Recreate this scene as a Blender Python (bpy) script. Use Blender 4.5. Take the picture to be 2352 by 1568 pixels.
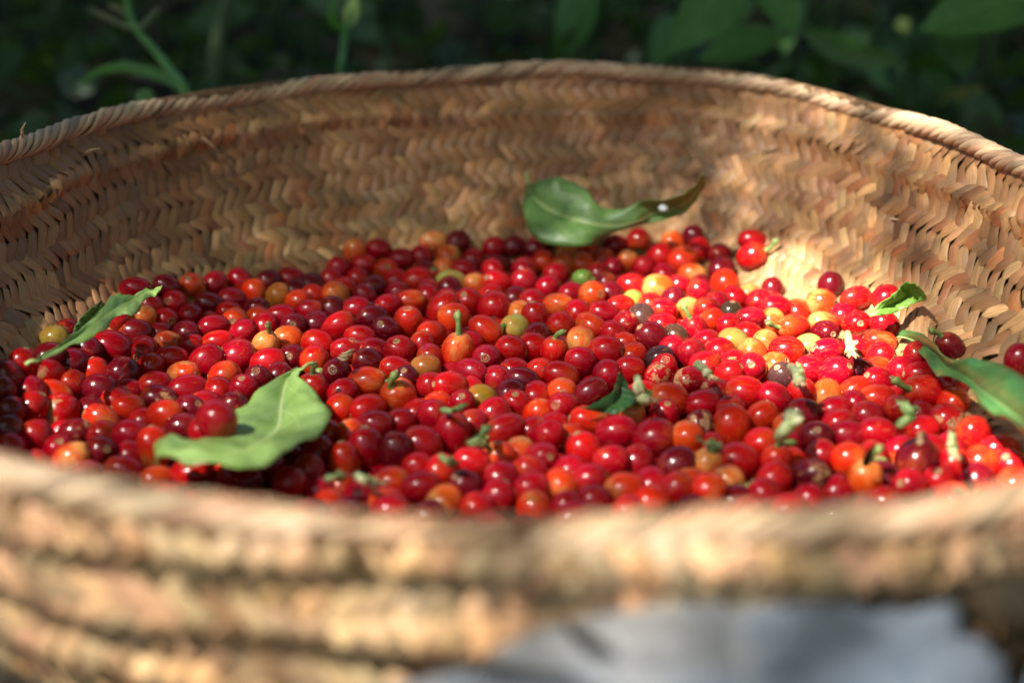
import bpy, math, random
import numpy as np
from mathutils import Vector, Matrix
R_=math.radians
scene=bpy.context.scene
for o in list(bpy.data.objects): bpy.data.objects.remove(o)
ZO=.36                                     # camera height above the ground, metres
# ---------------------------------------------------------------- camera
cam=bpy.data.cameras.new('camera'); co=bpy.data.objects.new('camera',cam); scene.collection.objects.link(co)
cam.lens=50; cam.sensor_width=36; cam.clip_start=.02; cam.clip_end=200
co.location=(0,0,ZO); co.rotation_euler=(R_(90-22),0,0)
cam.dof.use_dof=True; cam.dof.focus_distance=.765; cam.dof.aperture_fstop=3.3; cam.dof.aperture_blades=9
scene.camera=co
# ---------------------------------------------------------------- light
SUN=Vector((-.47,-.38,.795)).normalized()  # direction towards the sun
w=bpy.data.worlds.new('World'); scene.world=w; w.use_nodes=True
nt=w.node_tree; bgn=nt.nodes['Background']; sky=nt.nodes.new('ShaderNodeTexSky'); sky.sky_type='NISHITA'; sky.sun_disc=False
sky.sun_elevation=math.asin(SUN.z); sky.sun_rotation=math.atan2(SUN.x,SUN.y); sky.air_density=1; sky.dust_density=1.5
nt.links.new(sky.outputs[0],bgn.inputs[0]); bgn.inputs[1].default_value=.05
sl=bpy.data.lights.new('sun','SUN'); sl.energy=5; sl.angle=R_(.55); sl.color=(1,.955,.88)
so=bpy.data.objects.new('sun',sl); scene.collection.objects.link(so); so.rotation_euler=SUN.to_track_quat('Z','Y').to_euler()
scene.view_settings.view_transform='Standard'; scene.view_settings.look='None'; scene.view_settings.gamma=1; scene.view_settings.use_curve_mapping=False
scene.view_settings.exposure=2.25
# ---------------------------------------------------------------- helpers
COLL=scene.collection
rnd=random.Random(11)
def link(o,parent=None):
    COLL.objects.link(o)
    if parent: o.parent=parent
    return o
def tag(o,label=None,cat=None,group=None,kind=None):
    if label: o['label']=label
    if cat: o['category']=cat
    if group: o['group']=group
    if kind: o['kind']=kind
    return o
def empty(name,loc,label,cat,group=None):
    o=bpy.data.objects.new(name,None); o.location=loc; o.empty_display_size=.01; link(o); return tag(o,label,cat,group)
def mesh(name,v,f,mat=None,smooth=True,attrs=None):
    me=bpy.data.meshes.new(name); me.from_pydata([tuple(x) for x in v],[],[tuple(x) for x in f])
    if smooth: me.polygons.foreach_set('use_smooth',[True]*len(me.polygons))
    for k,(typ,a) in (attrs or {}).items():
        at=me.attributes.new(k,typ,'POINT')
        at.data.foreach_set('color' if typ=='FLOAT_COLOR' else 'vector' if typ=='FLOAT_VECTOR' else 'value',np.asarray(a,dtype=np.float32).ravel())
    if mat: me.materials.append(mat)
    me.update(); return me
def obj(name,me,parent=None): return link(bpy.data.objects.new(name,me),parent)
def newmat(name):
    m=bpy.data.materials.new(name); m.use_nodes=True; n=m.node_tree; n.nodes.clear()
    out=n.nodes.new('ShaderNodeOutputMaterial'); p=n.nodes.new('ShaderNodeBsdfPrincipled'); n.links.new(p.outputs[0],out.inputs[0]); return m,n,p
def N(n,t,**k):
    x=n.nodes.new(t)
    for a,b in k.items(): setattr(x,a,b)
    return x
def mixc(n,fac,a,b,mode='MIX'):
    x=N(n,'ShaderNodeMix',data_type='RGBA',blend_type=mode)
    for s,v in ((0,fac),(6,a),(7,b)):
        if isinstance(v,bpy.types.NodeSocket): n.links.new(v,x.inputs[s])
        else: x.inputs[s].default_value=v if s==0 else (tuple(v)+(1,))[:4]
    return x.outputs[2]
def mth(n,op,a,b=None,c=None):
    x=N(n,'ShaderNodeMath',operation=op)
    for i,v in enumerate((a,b,c)):
        if v is None: continue
        if isinstance(v,bpy.types.NodeSocket): n.links.new(v,x.inputs[i])
        else: x.inputs[i].default_value=v
    return x.outputs[0]
def ramp(n,v,a,b,x0=0.,x1=1.):
    x=N(n,'ShaderNodeMapRange',interpolation_type='SMOOTHSTEP'); n.links.new(v,x.inputs[0])
    for i,k in enumerate((a,b,x0,x1)): x.inputs[i+1].default_value=k
    return x.outputs[0]
def noise(n,vec,scale,detail=3,rough=.5,vscale=None):
    if vscale:
        m=N(n,'ShaderNodeMapping'); n.links.new(vec,m.inputs[0]); m.inputs['Scale'].default_value=vscale; vec=m.outputs[0]
    x=N(n,'ShaderNodeTexNoise'); n.links.new(vec,x.inputs['Vector']); x.inputs['Scale'].default_value=scale; x.inputs['Detail'].default_value=detail; x.inputs['Roughness'].default_value=rough
    return x.outputs[0]
def bump(n,p,h,strength=.3,dist=.001):
    b=N(n,'ShaderNodeBump'); n.links.new(h,b.inputs['Height']); b.inputs['Strength'].default_value=strength; b.inputs['Distance'].default_value=dist; n.links.new(b.outputs[0],p.inputs['Normal'])
def tube(pts,rads,seg=7,cap=True):
    P=[Vector(p) for p in pts]; v=[];f=[]
    if not hasattr(rads,'__len__'): rads=[rads]*len(P)
    up=Vector((.3,.2,1)).normalized()
    for i,p in enumerate(P):
        t=(P[min(i+1,len(P)-1)]-P[max(i-1,0)]).normalized()
        a=t.cross(up); a=a.normalized() if a.length>1e-3 else t.cross(Vector((1,0,0))).normalized(); b=t.cross(a)
        for k in range(seg):
            q=2*math.pi*k/seg; v.append(p+(a*math.cos(q)+b*math.sin(q))*rads[i])
    for i in range(len(P)-1):
        for k in range(seg):
            k2=(k+1)%seg; f.append((i*seg+k,i*seg+k2,(i+1)*seg+k2,(i+1)*seg+k))
    if cap:
        f.append(tuple(range(seg))[::-1]); f.append(tuple(len(v)-seg+k for k in range(seg)))
    return v,f
def spline(pts,n):
    P=np.array(pts,float); m=len(P); t=np.linspace(0,m-1,n); out=[]
    for x in t:
        i=min(int(x),m-2); u=x-i; p0=P[max(i-1,0)];p1=P[i];p2=P[i+1];p3=P[min(i+2,m-1)]
        out.append(.5*((2*p1)+(-p0+p2)*u+(2*p0-5*p1+4*p2-p3)*u*u+(-p0+3*p1-3*p2+p3)*u**3))
    return np.array(out)
def merge(parts):
    V=[];F=[];o=0
    for v,f in parts:
        V+= [tuple(x) for x in v]; F+=[tuple(i+o for i in q) for q in f]; o+=len(v)
    return V,F
# ---------------------------------------------------------------- traced positions (metres * 10000)
CHERRIES='''
-2190 7774 790 735 99 -8 10 130 c - crimson cherry, a little above right of left leaf
-1932 8088 695 735 -10 -61 78 104 yo S half-ripe red-and-yellow cherry showing its end scar, none above it, a little right of left leaf
-1989 7860 668 735 -30 -84 44 104 r S bright red cherry, purple-red above, crimson left, purple-red right, a little right of left leaf
-1805 7946 632 736 97 -6 -21 123 d - dark purple-red cherry, crimson one on its left, a little right of left leaf
-1689 8040 623 747 96 23 -5 113 c - crimson cherry, crimson one above it, well right of left leaf
-2000 7657 639 735 60 -77 20 118 r S bright red cherry, red above, orange left, crimson right, a little right of left leaf
-2110 7413 659 750 97 7 -18 130 d - dark purple-red cherry, just right of left leaf
-1701 7571 633 735 -80 -58 12 130 c S crimson cherry showing its end scar, a little right of left leaf
-1637 7328 632 735 98 12 13 130 r - bright red cherry, a little above left of front leaf
-1598 7667 629 735 0 -92 37 104 g S orange cherry showing its end scar, well above front leaf
-1908 7321 627 735 -40 -69 60 130 yo S half-ripe red-and-yellow cherry, red above, red left, purple-red right, a little right of left leaf
-1840 7092 631 735 -99 -11 0 130 r - bright red cherry, half-ripe one above it, a little below right of left leaf
-2174 7156 673 918 -93 3 35 126 c - crimson cherry, just below right of left leaf
-2025 7204 632 837 0 -99 2 114 r S bright red cherry showing its end scar, a little below right of left leaf
-1928 6991 620 735 -39 -30 -86 110 r - bright red cherry, red one above it, a little below right of left leaf
-2304 6868 706 735 0 -99 -13 108 d S dark purple-red cherry showing its end scar, a little below left of left leaf
-2270 7041 701 735 66 -37 -64 110 d - dark purple-red cherry, just below left leaf
-2470 6615 804 735 25 19 94 110 r - bright red cherry, a little below left of left leaf
-2368 6665 731 735 -50 -70 50 130 r ST bright red cherry, purple-red above, red left, purple-red right, a little below left of left leaf
-2501 6464 804 735 -54 49 67 110 d - dark purple-red cherry, none above it, a little below left of left leaf
-2309 6564 663 735 -93 20 28 130 o - orange-red cherry, a little below left of left leaf
-2362 6351 676 810 63 16 75 119 r - bright red cherry, well below left of left leaf
-2192 6894 635 735 -29 18 93 110 o - orange-red cherry, a little below left leaf
-2047 6877 633 848 -40 -76 -49 104 d S dark purple-red cherry showing its end scar, a little below right of left leaf
-2116 6682 636 784 99 -2 -8 123 d - dark purple-red cherry, orange-red one above it, a little below left leaf
-2245 6436 621 885 -30 -91 26 104 r ST bright red cherry, orange-red above, red left, purple-red right, a little below left of left leaf
-2003 6571 613 735 95 0 -29 110 r T bright red cherry with tan scabbed patch, a little below left leaf
-1914 6460 631 735 -85 -48 19 112 o S orange-red cherry showing its end scar, a little below left leaf
-1851 6735 631 735 96 14 22 130 c - crimson cherry, red one above it, a little below right of left leaf
-1789 6558 631 735 98 5 -16 130 d - dark purple-red cherry, crimson one above it, a little left of front leaf
-1728 6879 633 772 80 -55 22 130 yo S half-ripe red-and-yellow cherry showing its end scar, a little above left of front leaf
-1666 6684 631 819 -90 -43 6 130 c S crimson cherry showing its end scar, a little above left of front leaf
-1642 7041 634 865 70 22 66 123 c - crimson cherry, a little above left of front leaf
-1509 6857 631 805 -78 -14 -60 104 o T orange-red cherry with tan scabbed patch, a little above left of front leaf
-1488 7126 631 918 -92 -3 -37 104 c T crimson cherry with tan scabbed patch, a little above front leaf
-1379 6689 630 735 0 -39 91 110 c S crimson cherry showing its end scar, just above left of front leaf
-1615 6458 621 735 70 -39 59 110 d S dark purple-red cherry showing its end scar, a little left of front leaf
-1704 6347 646 735 -99 5 -11 130 o - orange-red cherry, a little left of front leaf
-2008 6318 631 761 -86 24 43 130 o - orange-red cherry, behind left part of near rim
-1333 5819 869 841 -68 68 24 109 c - crimson cherry, just left of front leaf
-1595 6232 633 735 -99 -2 -5 119 d - dark purple-red cherry, purple-red one above it, a little left of front leaf
-2394 6093 679 735 -83 -51 -17 110 d - dark purple-red cherry, none on its left, behind left part of near rim
-2264 6112 630 791 12 -30 -94 117 c - crimson cherry, red one above it, behind left part of near rim
-2339 5972 641 735 48 0 -87 110 c - crimson cherry, purple-red one above it, one row behind left part of near rim
-2103 6185 623 735 93 0 36 110 d - dark purple-red cherry, crimson one on its left, behind left part of near rim
-1969 6169 614 735 -63 50 -58 110 c - crimson cherry, purple-red one on its left, behind left part of near rim
-1830 6147 635 735 -98 13 3 111 c - crimson cherry, red one on its right, behind left part of near rim
-1678 5999 638 815 -15 30 94 130 o - orange-red cherry, red one above it, one row behind left part of near rim
-2133 6007 618 735 30 -46 83 110 c S crimson cherry showing its end scar, one row behind left part of near rim
-2041 5904 630 755 -86 -14 -48 130 yo - half-ripe red-and-yellow cherry, one row behind left part of near rim
-1928 5981 628 735 60 -64 47 110 d S dark purple-red cherry showing its end scar, one row behind left part of near rim
-1759 5769 634 735 95 -19 -19 130 r - bright red cherry, crimson one above it, one row behind left part of near rim
-1602 5720 607 735 -76 -54 34 110 g - orange cherry, hard against left part of near rim
-1447 5737 634 789 -98 14 -7 130 r - bright red cherry, none above it, one row behind left part of near rim
-1216 5703 626 735 99 -6 -7 130 c - leftmost crimson cherry hard against left-centre of near rim
-1113 5837 614 735 -9 -37 92 110 c - crimson cherry, crimson one on its right, one row behind left-centre of near rim
-985 5600 651 735 63 64 41 107 c - second from left crimson cherry hard against left-centre of near rim
-928 5785 620 735 -52 38 -76 110 c - crimson cherry, orange-red one on its right, one row behind left-centre of near rim
-669 5573 608 735 -78 15 -60 110 c - crimson cherry, orange-red one above it, hard against left-centre of near rim
-546 5516 603 735 99 12 -4 110 o - third from left orange-red cherry hard against left-centre of near rim
-772 5880 628 735 -17 19 96 130 o - orange-red cherry, one row behind left-centre of near rim
-687 6004 629 899 -2 14 98 121 c - crimson cherry, crimson one above it, one row behind left-centre of near rim
-542 5955 640 772 -9 -27 -95 125 d - dark purple-red cherry, one row behind left-centre of near rim
-425 6051 630 873 91 16 -37 105 r - bright red cherry, crimson one above it, behind centre of near rim
-772 6184 612 735 41 -23 -87 110 o - orange-red cherry, orange-red one above it, a little right of front leaf
-666 6265 632 735 -98 16 -4 130 c - crimson cherry, red one above it, behind left-centre of near rim
-393 6379 634 735 -60 57 -55 115 c K crimson cherry with green stalk, behind centre of near rim
-720 6447 632 774 -85 -51 -11 130 r S bright red cherry showing its end scar, a little right of front leaf
-858 6442 629 735 -49 -29 -81 112 o - orange-red cherry, crimson one above it, a little right of front leaf
-753 6792 631 830 -95 28 -11 130 o K orange-red cherry with green stalk, crimson one on its left, well right of front leaf
-576 6569 647 867 29 51 -80 109 o K orange-red cherry with green stalk, red one on its left, well right of front leaf
-549 6808 628 735 -10 -51 85 130 d S dark purple-red cherry showing its end scar, well right of front leaf
-1326 6813 627 735 0 -51 85 119 d S dark purple-red cherry showing its end scar, just above front leaf
-1024 6707 634 735 0 6 -99 104 r K bright red cherry with green stalk, none below it, a little above right of front leaf
-541 5709 608 735 -99 11 -2 110 o - orange-red cherry, purple-red one above it, hard against left-centre of near rim
-406 5620 631 735 -97 0 -23 122 c - crimson cherry, yellowish one on its right, hard against centre of near rim
-324 5797 619 735 46 83 29 110 r - bright red cherry, red one above it, one row behind centre of near rim
-877 8904 654 735 96 16 -19 115 c - crimson cherry, half-ripe one below it, well left of back leaf
-1115 8667 601 735 -4 -34 -93 104 c - crimson cherry, crimson one on its right, well above right of front leaf
-819 8729 573 754 20 -81 54 104 yo S half-ripe red-and-yellow cherry showing its end scar, well left of back leaf
-727 8853 607 743 -98 5 -13 114 c - crimson cherry, half-ripe one on its left, well left of back leaf
-984 8587 560 735 20 97 3 110 c K crimson cherry with green stalk, well above right of front leaf
-1588 8237 604 735 -95 13 -27 104 o - orange-red cherry, well right of left leaf
-1417 8113 616 754 -8 33 -93 104 yb - olive-brown cherry, well above front leaf
-1077 8169 610 735 -80 26 53 109 g - orange cherry, well above right of front leaf
-864 8289 598 834 -85 -37 -36 104 d - dark purple-red cherry, half-ripe one above it, well above right of front leaf
-600 8516 579 832 97 6 21 127 r - bright red cherry, red one on its left, well left of back leaf
-610 7998 626 744 -98 -12 -10 130 o - orange-red cherry, red one above it, well below left of back leaf
-732 7922 628 735 -70 -69 17 126 c S crimson cherry showing its end scar, well above right of front leaf
-926 7860 632 735 95 -3 29 130 c - crimson cherry, red one above it, well above right of front leaf
-810 7709 632 735 96 24 0 130 d - dark purple-red cherry, purple-red one above it, well above right of front leaf
-717 7515 632 780 -30 -61 73 104 d S dark purple-red cherry showing its end scar, well above right of front leaf
-598 7644 632 836 0 -25 96 111 o S orange-red cherry showing its end scar, well above right of front leaf
-1063 7852 629 735 -18 -54 -81 109 d - dark purple-red cherry, orange one above it, well above right of front leaf
-1191 7809 631 735 -97 13 -16 125 c - crimson cherry, orange-red one above it, well above right of front leaf
-1346 7729 631 735 99 6 8 130 c - crimson cherry, olive one above it, well above front leaf
-1249 7579 632 735 10 -88 46 108 d S dark purple-red cherry showing its end scar, well above front leaf
-1363 7279 634 735 -30 8 -95 113 y K pale yellow-orange cherry with green stalk, a little above front leaf
-1256 7391 626 735 97 13 17 114 y - pale yellow-orange cherry, a little above front leaf
-988 7559 634 853 -81 -11 -56 130 r - bright red cherry, purple-red one on its left, well above right of front leaf
-853 7421 626 735 98 -12 -13 130 r - bright red cherry, purple-red one below it, well above right of front leaf
-1080 7315 632 735 93 -24 -26 130 r - bright red cherry, a little above right of front leaf
-907 7232 629 735 99 13 1 130 r T bright red cherry with tan scabbed patch, well above right of front leaf
-1066 7083 631 756 -10 99 2 104 r K bright red cherry, red above, red below, purple-red left, a little above right of front leaf
-758 7231 624 735 98 -16 -6 125 c - crimson cherry, purple-red one above it, well above right of front leaf
-617 7198 632 840 -10 -51 85 107 r S bright red cherry showing its end scar, well above right of front leaf
-499 7281 627 735 -17 -24 -95 120 r - bright red cherry, orange-red one above it, well above right of front leaf
-1196 7125 626 735 0 -88 46 110 d S dark purple-red cherry, yellowish above, red left, red right, a little above right of front leaf
-1307 7038 631 793 -96 -8 -24 129 r - bright red cherry, a little above front leaf
-926 6911 633 739 -15 -84 50 112 d S dark purple-red cherry, red above, red left, orange-red right, a little above right of front leaf
-779 7070 625 735 97 5 -20 110 d - dark purple-red cherry, red one on its left, well above right of front leaf
-617 6954 626 735 95 1 -28 130 r - bright red cherry, well right of front leaf
-462 6994 621 735 -99 4 -6 110 yb - olive-brown cherry, well right of front leaf
-522 9036 660 735 -98 -5 -17 130 yo - half-ripe red-and-yellow cherry, well left of back leaf
-366 9061 652 812 -77 -27 -56 109 d - dark purple-red cherry, none above it, well left of back leaf
-595 8891 607 735 65 -66 -35 104 c - crimson cherry, half-ripe one above it, well left of back leaf
-307 8802 550 735 98 -12 -13 115 c - crimson cherry, purple-red one above it, well left of back leaf
-442 8807 552 735 60 74 -29 110 y K pale yellow-orange cherry with green stalk, well left of back leaf
-384 8466 582 789 -90 43 -6 130 yn K yellow-green cherry with green stalk, well below left of back leaf
-121 9050 613 735 -54 -66 -51 104 c - crimson cherry, crimson one on its left, a little left of back leaf
224 9171 646 735 99 9 8 130 c - crimson cherry, just below left of back leaf
-92 8894 551 735 -95 -9 27 130 d - dark purple-red cherry, crimson one on its left, a little below left of back leaf
-90 8444 584 849 -65 -53 53 130 r S bright red cherry showing its end scar, a little below left of back leaf
78 8466 582 801 44 -28 -84 104 c - crimson cherry, orange-red one above it, a little below left of back leaf
284 8653 564 735 -96 -23 -9 114 c - crimson cherry, yellowish one above it, a little below left of back leaf
687 9105 616 762 99 0 11 114 c - crimson cherry, just below right of back leaf
853 9131 644 765 0 74 67 104 r K bright red cherry with green stalk, a little right of back leaf
451 8572 565 735 -80 55 -22 110 n K small green cherry with green stalk, a little below back leaf
490 8164 611 758 60 -74 29 104 g S orange cherry showing its end scar, a little below back leaf
746 8362 592 789 -94 29 13 118 r - bright red cherry, a little below right of back leaf
729 8057 612 735 36 85 36 110 n - small green cherry, a little below right of back leaf
636 7888 628 735 -97 -17 -15 130 r - bright red cherry, purple-red one above it, a little above buried dark leaf
539 7786 634 735 98 -6 -18 129 c - crimson cherry, purple-red one above it, a little above buried dark leaf
645 7608 627 735 61 29 72 110 c T crimson cherry with tan scabbed patch, a little above buried dark leaf
124 8015 618 735 54 -78 -27 110 c - crimson cherry, purple-red one on its left, a little below left of back leaf
274 7925 633 748 -85 48 -19 128 y K pale yellow-orange cherry with green stalk, a little below back leaf
-254 7946 632 863 -30 -56 76 120 r S bright red cherry, orange above, red left, red right, well below left of back leaf
-408 7872 634 889 -70 -24 -66 124 r - bright red cherry, yellow-green one above it, well below left of back leaf
-336 7709 632 842 99 -3 0 111 o - orange-red cherry, yellow-green one above it, well below left of back leaf
-105 7872 637 921 0 -92 -38 104 r S bright red cherry, red above, red left, purple-red right, well below left of back leaf
18 7597 618 735 70 61 -35 110 yn K yellow-green cherry with green stalk, well above left of buried dark leaf
137 7688 634 821 -18 12 97 125 r - bright red cherry, well above left of buried dark leaf
276 7591 633 741 10 96 25 104 r K rightmost bright red cherry with green stalk a little above left of buried dark leaf
-150 7494 642 802 -81 31 48 130 o - orange-red cherry, well above left of buried dark leaf
-453 7451 633 772 -50 -76 41 116 o S orange-red cherry showing its end scar, well left of buried dark leaf
-295 7181 636 920 -5 6 -99 120 o K orange-red cherry with green stalk, well left of buried dark leaf
-136 7106 633 770 -10 -92 37 116 c S crimson cherry showing its end scar, crimson one below it, well left of buried dark leaf
-5 7223 633 783 94 -31 -5 107 r - bright red cherry, yellow-green one above it, a little above left of buried dark leaf
118 7287 626 735 95 -28 -9 110 r - bright red cherry, red one above it, a little above left of buried dark leaf
233 7215 630 735 -5 16 -98 108 r K leftmost bright red cherry with green stalk a little above left of buried dark leaf
383 7376 626 735 23 86 44 110 g - orange cherry, a little above left of buried dark leaf
451 7580 632 759 70 -66 -27 130 o S orange-red cherry showing its end scar, a little above buried dark leaf
369 7063 633 753 96 -20 -14 112 c - crimson cherry, just above left of buried dark leaf
514 7192 634 880 90 -40 16 110 r S bright red cherry showing its end scar, a little above buried dark leaf
502 6899 625 735 -13 -61 -77 104 c - crimson cherry, just above buried dark leaf
625 6955 627 735 -99 7 -6 113 r - bright red cherry, just above right of buried dark leaf
259 6868 633 770 -93 21 27 130 r - bright red cherry, red one above it, a little left of buried dark leaf
55 6782 638 735 96 -20 -14 130 d - dark purple-red cherry, crimson one on its left, a little left of buried dark leaf
-213 6874 645 735 85 -52 0 130 c S crimson cherry showing its end scar, red one below it, well left of buried dark leaf
-317 6693 652 759 -85 -44 28 130 r S bright red cherry showing its end scar, well left of buried dark leaf
18 6522 618 735 0 -39 91 110 r S bright red cherry showing its end scar, a little left of buried dark leaf
-93 6395 635 745 81 34 47 116 c - crimson cherry, red one on its right, a little left of buried dark leaf
259 6671 623 735 0 -92 37 110 g S orange cherry showing its end scar, just left of buried dark leaf
259 6447 649 735 -50 -76 41 130 c S crimson cherry showing its end scar, a little left of buried dark leaf
402 6642 634 735 -86 -26 -42 130 d - dark purple-red cherry, just left of buried dark leaf
-249 6504 629 735 0 -61 78 130 c S crimson cherry showing its end scar, behind centre of near rim
-283 6167 632 845 -2 -24 -96 123 c - crimson cherry, red one on its left, behind centre of near rim
-33 6192 638 849 85 51 11 123 r K bright red cherry with green stalk, a little left of buried dark leaf
97 6244 604 735 -71 -61 -33 110 c - crimson cherry, orange-red one above it, a little below left of buried dark leaf
179 6140 628 735 -18 38 -90 110 c - crimson cherry, crimson one on its left, a little below left of buried dark leaf
376 6305 636 769 -97 -9 19 130 o - orange-red cherry, just below left of buried dark leaf
501 6178 632 860 98 -8 17 119 c - crimson cherry, just below buried dark leaf
336 5994 630 792 -38 12 91 106 r - bright red cherry, a little below left of buried dark leaf
583 6406 623 735 -30 46 -83 110 y K pale yellow-orange cherry with green stalk, just below right of buried dark leaf
138 5918 631 735 40 -80 43 122 c S crimson cherry showing its end scar, one row behind centre of near rim
-55 5917 626 735 60 26 -75 107 o K orange-red cherry with green stalk, one row behind centre of near rim
-182 5865 631 735 -97 12 16 126 r - bright red cherry, crimson one above it, one row behind centre of near rim
79 5760 635 735 73 19 -65 106 c - crimson cherry, yellowish one above it, one row behind centre of near rim
-47 5714 633 735 98 -1 -14 110 c - crimson cherry, red one on its left, hard against centre of near rim
456 5862 633 753 98 11 11 113 c - crimson cherry, crimson one above it, one row behind centre of near rim
579 5916 606 735 -78 -36 -50 110 c - crimson cherry, crimson one above it, one row behind right-centre of near rim
218 5669 613 735 -28 87 38 110 o - orange-red cherry, crimson one below it, hard against centre of near rim
350 5699 624 735 92 -14 35 110 c - crimson cherry, between red above, crimson below, hard against centre of near rim
498 5591 634 735 98 -13 7 122 o - orange-red cherry, orange-red one below it, hard against right-centre of near rim
-61 5585 596 735 42 30 84 110 c - crimson cherry, purple-red one on its left, hard against centre of near rim
90 5620 625 735 -91 -41 0 110 c - crimson cherry, orange-red one below it, hard against centre of near rim
-207 5646 621 735 -51 -34 78 110 d - dark purple-red cherry, hard against centre of near rim
98 5489 591 735 14 -63 -75 110 o - orange-red cherry, none below it, hard against centre of near rim
362 5521 611 735 85 37 -36 110 c K crimson cherry with green stalk, hard against centre of near rim
983 8932 597 840 -56 81 15 104 r - bright red cherry, a little right of back leaf
1120 8831 602 902 -74 -47 -46 108 o - orange-red cherry, a little left of sunlit floor patch
1234 8919 648 735 21 52 82 109 r - bright red cherry, a little above left of sunlit floor patch
1555 8790 754 735 -98 14 9 130 r - bright red cherry, a little above sunlit floor patch
1537 8652 696 826 -80 36 -47 122 r K bright red cherry with green stalk, just above left of sunlit floor patch
907 8310 597 832 97 -3 -20 121 g - orange cherry, crimson one above it, a little left of sunlit floor patch
1164 8654 564 735 -96 25 3 130 g - orange cherry, orange-red one above it, a little left of sunlit floor patch
1159 8246 601 735 86 -8 -49 105 c - crimson cherry, orange-red one on its right, a little left of sunlit floor patch
1340 8414 587 879 -30 62 72 104 o - orange-red cherry, just left of sunlit floor patch
1148 7828 633 735 88 7 -45 104 c - crimson cherry, crimson one above it, a little left of sunlit floor patch
891 7843 625 735 97 -7 -20 115 c - crimson cherry, red one on its left, a little left of sunlit floor patch
1348 8086 611 735 -38 87 29 110 c - crimson cherry, just left of sunlit floor patch
1286 7817 610 735 7 -7 99 110 b - dried blackish-brown cherry, just below left of sunlit floor patch
1378 7692 634 735 97 -15 17 130 c - crimson cherry, crimson one above it, just below left of sunlit floor patch
1248 7587 619 735 35 8 -93 110 c - crimson cherry, blackish one above it, a little below left of sunlit floor patch
1560 7867 638 735 99 0 -6 130 c - crimson cherry, just below right of sunlit floor patch
1609 7559 634 757 95 28 -11 130 o K orange-red cherry with green stalk, just below right of sunlit floor patch
1831 7894 652 814 76 -60 22 108 yo - half-ripe red-and-yellow cherry, just right of sunlit floor patch
1906 8017 723 735 20 24 94 110 d - dark purple-red cherry, a little right of sunlit floor patch
758 7758 619 735 -24 80 54 110 b - dried blackish-brown cherry, green one above it, a little above right of buried dark leaf
919 7425 618 735 -70 51 48 110 b - dried blackish-brown cherry, crimson one above it, a little above right of buried dark leaf
1044 7557 622 735 40 11 -90 110 c K crimson cherry with green stalk, a little below left of sunlit floor patch
776 7362 650 854 -70 -13 70 107 d S dark purple-red cherry showing its end scar, a little above right of buried dark leaf
982 7179 629 735 27 -13 -95 104 c - crimson cherry, crimson one above it, a little above right of buried dark leaf
1145 7242 617 735 -94 32 -4 110 c T crimson cherry with tan scabbed patch, a little below left of sunlit floor patch
1231 7345 634 735 95 -27 -6 113 yn - yellow-green cherry, a little below left of sunlit floor patch
1506 7213 631 807 -96 24 -2 124 r - bright red cherry, a little below sunlit floor patch
1643 7309 610 735 71 -48 51 110 yn - yellow-green cherry, a little below right of sunlit floor patch
1407 7004 627 735 66 -47 57 104 y - pale yellow-orange cherry, crimson one on its left, a little below sunlit floor patch
1033 7008 633 761 -85 48 -19 116 r K bright red cherry with green stalk, a little right of buried dark leaf
1150 6928 614 735 71 -24 65 110 r - bright red cherry, red one above it, a little below left of sunlit floor patch
1278 6966 637 735 -20 -81 54 104 c S crimson cherry showing its end scar, a little below sunlit floor patch
805 7158 603 735 93 26 24 110 b - dried blackish-brown cherry, purple-red one above it, a little above right of buried dark leaf
812 6981 627 735 0 -61 78 130 c S crimson cherry showing its end scar, a little above right of buried dark leaf
766 6846 632 735 0 -51 85 126 c ST crimson cherry, crimson above, red left, crimson right, a little right of buried dark leaf
936 6792 632 791 -80 -55 22 130 c S crimson cherry, crimson above, crimson left, crimson right, a little right of buried dark leaf
1427 6870 623 735 -50 -34 79 110 b - dried blackish-brown cherry, a little below sunlit floor patch
1584 6961 625 735 -99 -6 -3 113 c - crimson cherry, yellow-green one above it, a little below right of sunlit floor patch
1724 7202 632 743 -99 0 -13 130 c - crimson cherry, purple-red one above it, a little below right of sunlit floor patch
791 6542 640 875 90 18 -39 120 o K orange-red cherry with green stalk, a little right of buried dark leaf
756 6400 620 735 10 -39 91 113 c S crimson cherry, orange-red above, yellowish left, crimson right, a little right of buried dark leaf
956 6520 627 735 97 13 16 130 c - crimson cherry, a little right of buried dark leaf
1048 6684 615 735 -67 66 32 110 c T crimson cherry, red above, crimson left, red right, a little right of buried dark leaf
1187 6640 635 862 97 -23 5 113 r - bright red cherry, well right of buried dark leaf
1331 6583 632 735 -86 26 43 126 c - crimson cherry, well below sunlit floor patch
1477 6621 632 735 0 -6 -99 116 r K bright red cherry with green stalk, well below sunlit floor patch
1610 6644 622 735 31 76 55 110 y - pale yellow-orange cherry, well below left of curled leaf
1063 6253 634 897 10 29 95 112 o - orange-red cherry, purple-red one on its left, behind right-centre of near rim
912 6255 627 735 10 -76 63 104 d S dark purple-red cherry showing its end scar, a little right of buried dark leaf
831 6108 642 735 60 -74 29 104 g S orange cherry showing its end scar, behind right-centre of near rim
680 6128 629 920 -96 3 -25 108 c - crimson cherry, a little below right of buried dark leaf
755 5843 632 763 86 27 42 123 d - dark purple-red cherry, one row behind right-centre of near rim
1226 6350 632 740 -76 -30 -56 124 o - orange-red cherry, crimson one on its left, behind right-centre of near rim
1183 6084 623 735 -90 35 -25 112 r K bright red cherry with green stalk, behind right-centre of near rim
1343 6243 629 735 0 -77 63 110 yo S half-ripe red-and-yellow cherry showing its end scar, behind right-centre of near rim
1451 6399 632 735 97 -1 -21 130 d - dark purple-red cherry, behind right-centre of near rim
1452 6123 631 769 -10 -61 78 104 d S dark purple-red cherry showing its end scar, behind right-centre of near rim
1045 5875 632 851 96 -23 -15 112 r - bright red cherry, one row behind right-centre of near rim
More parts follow.
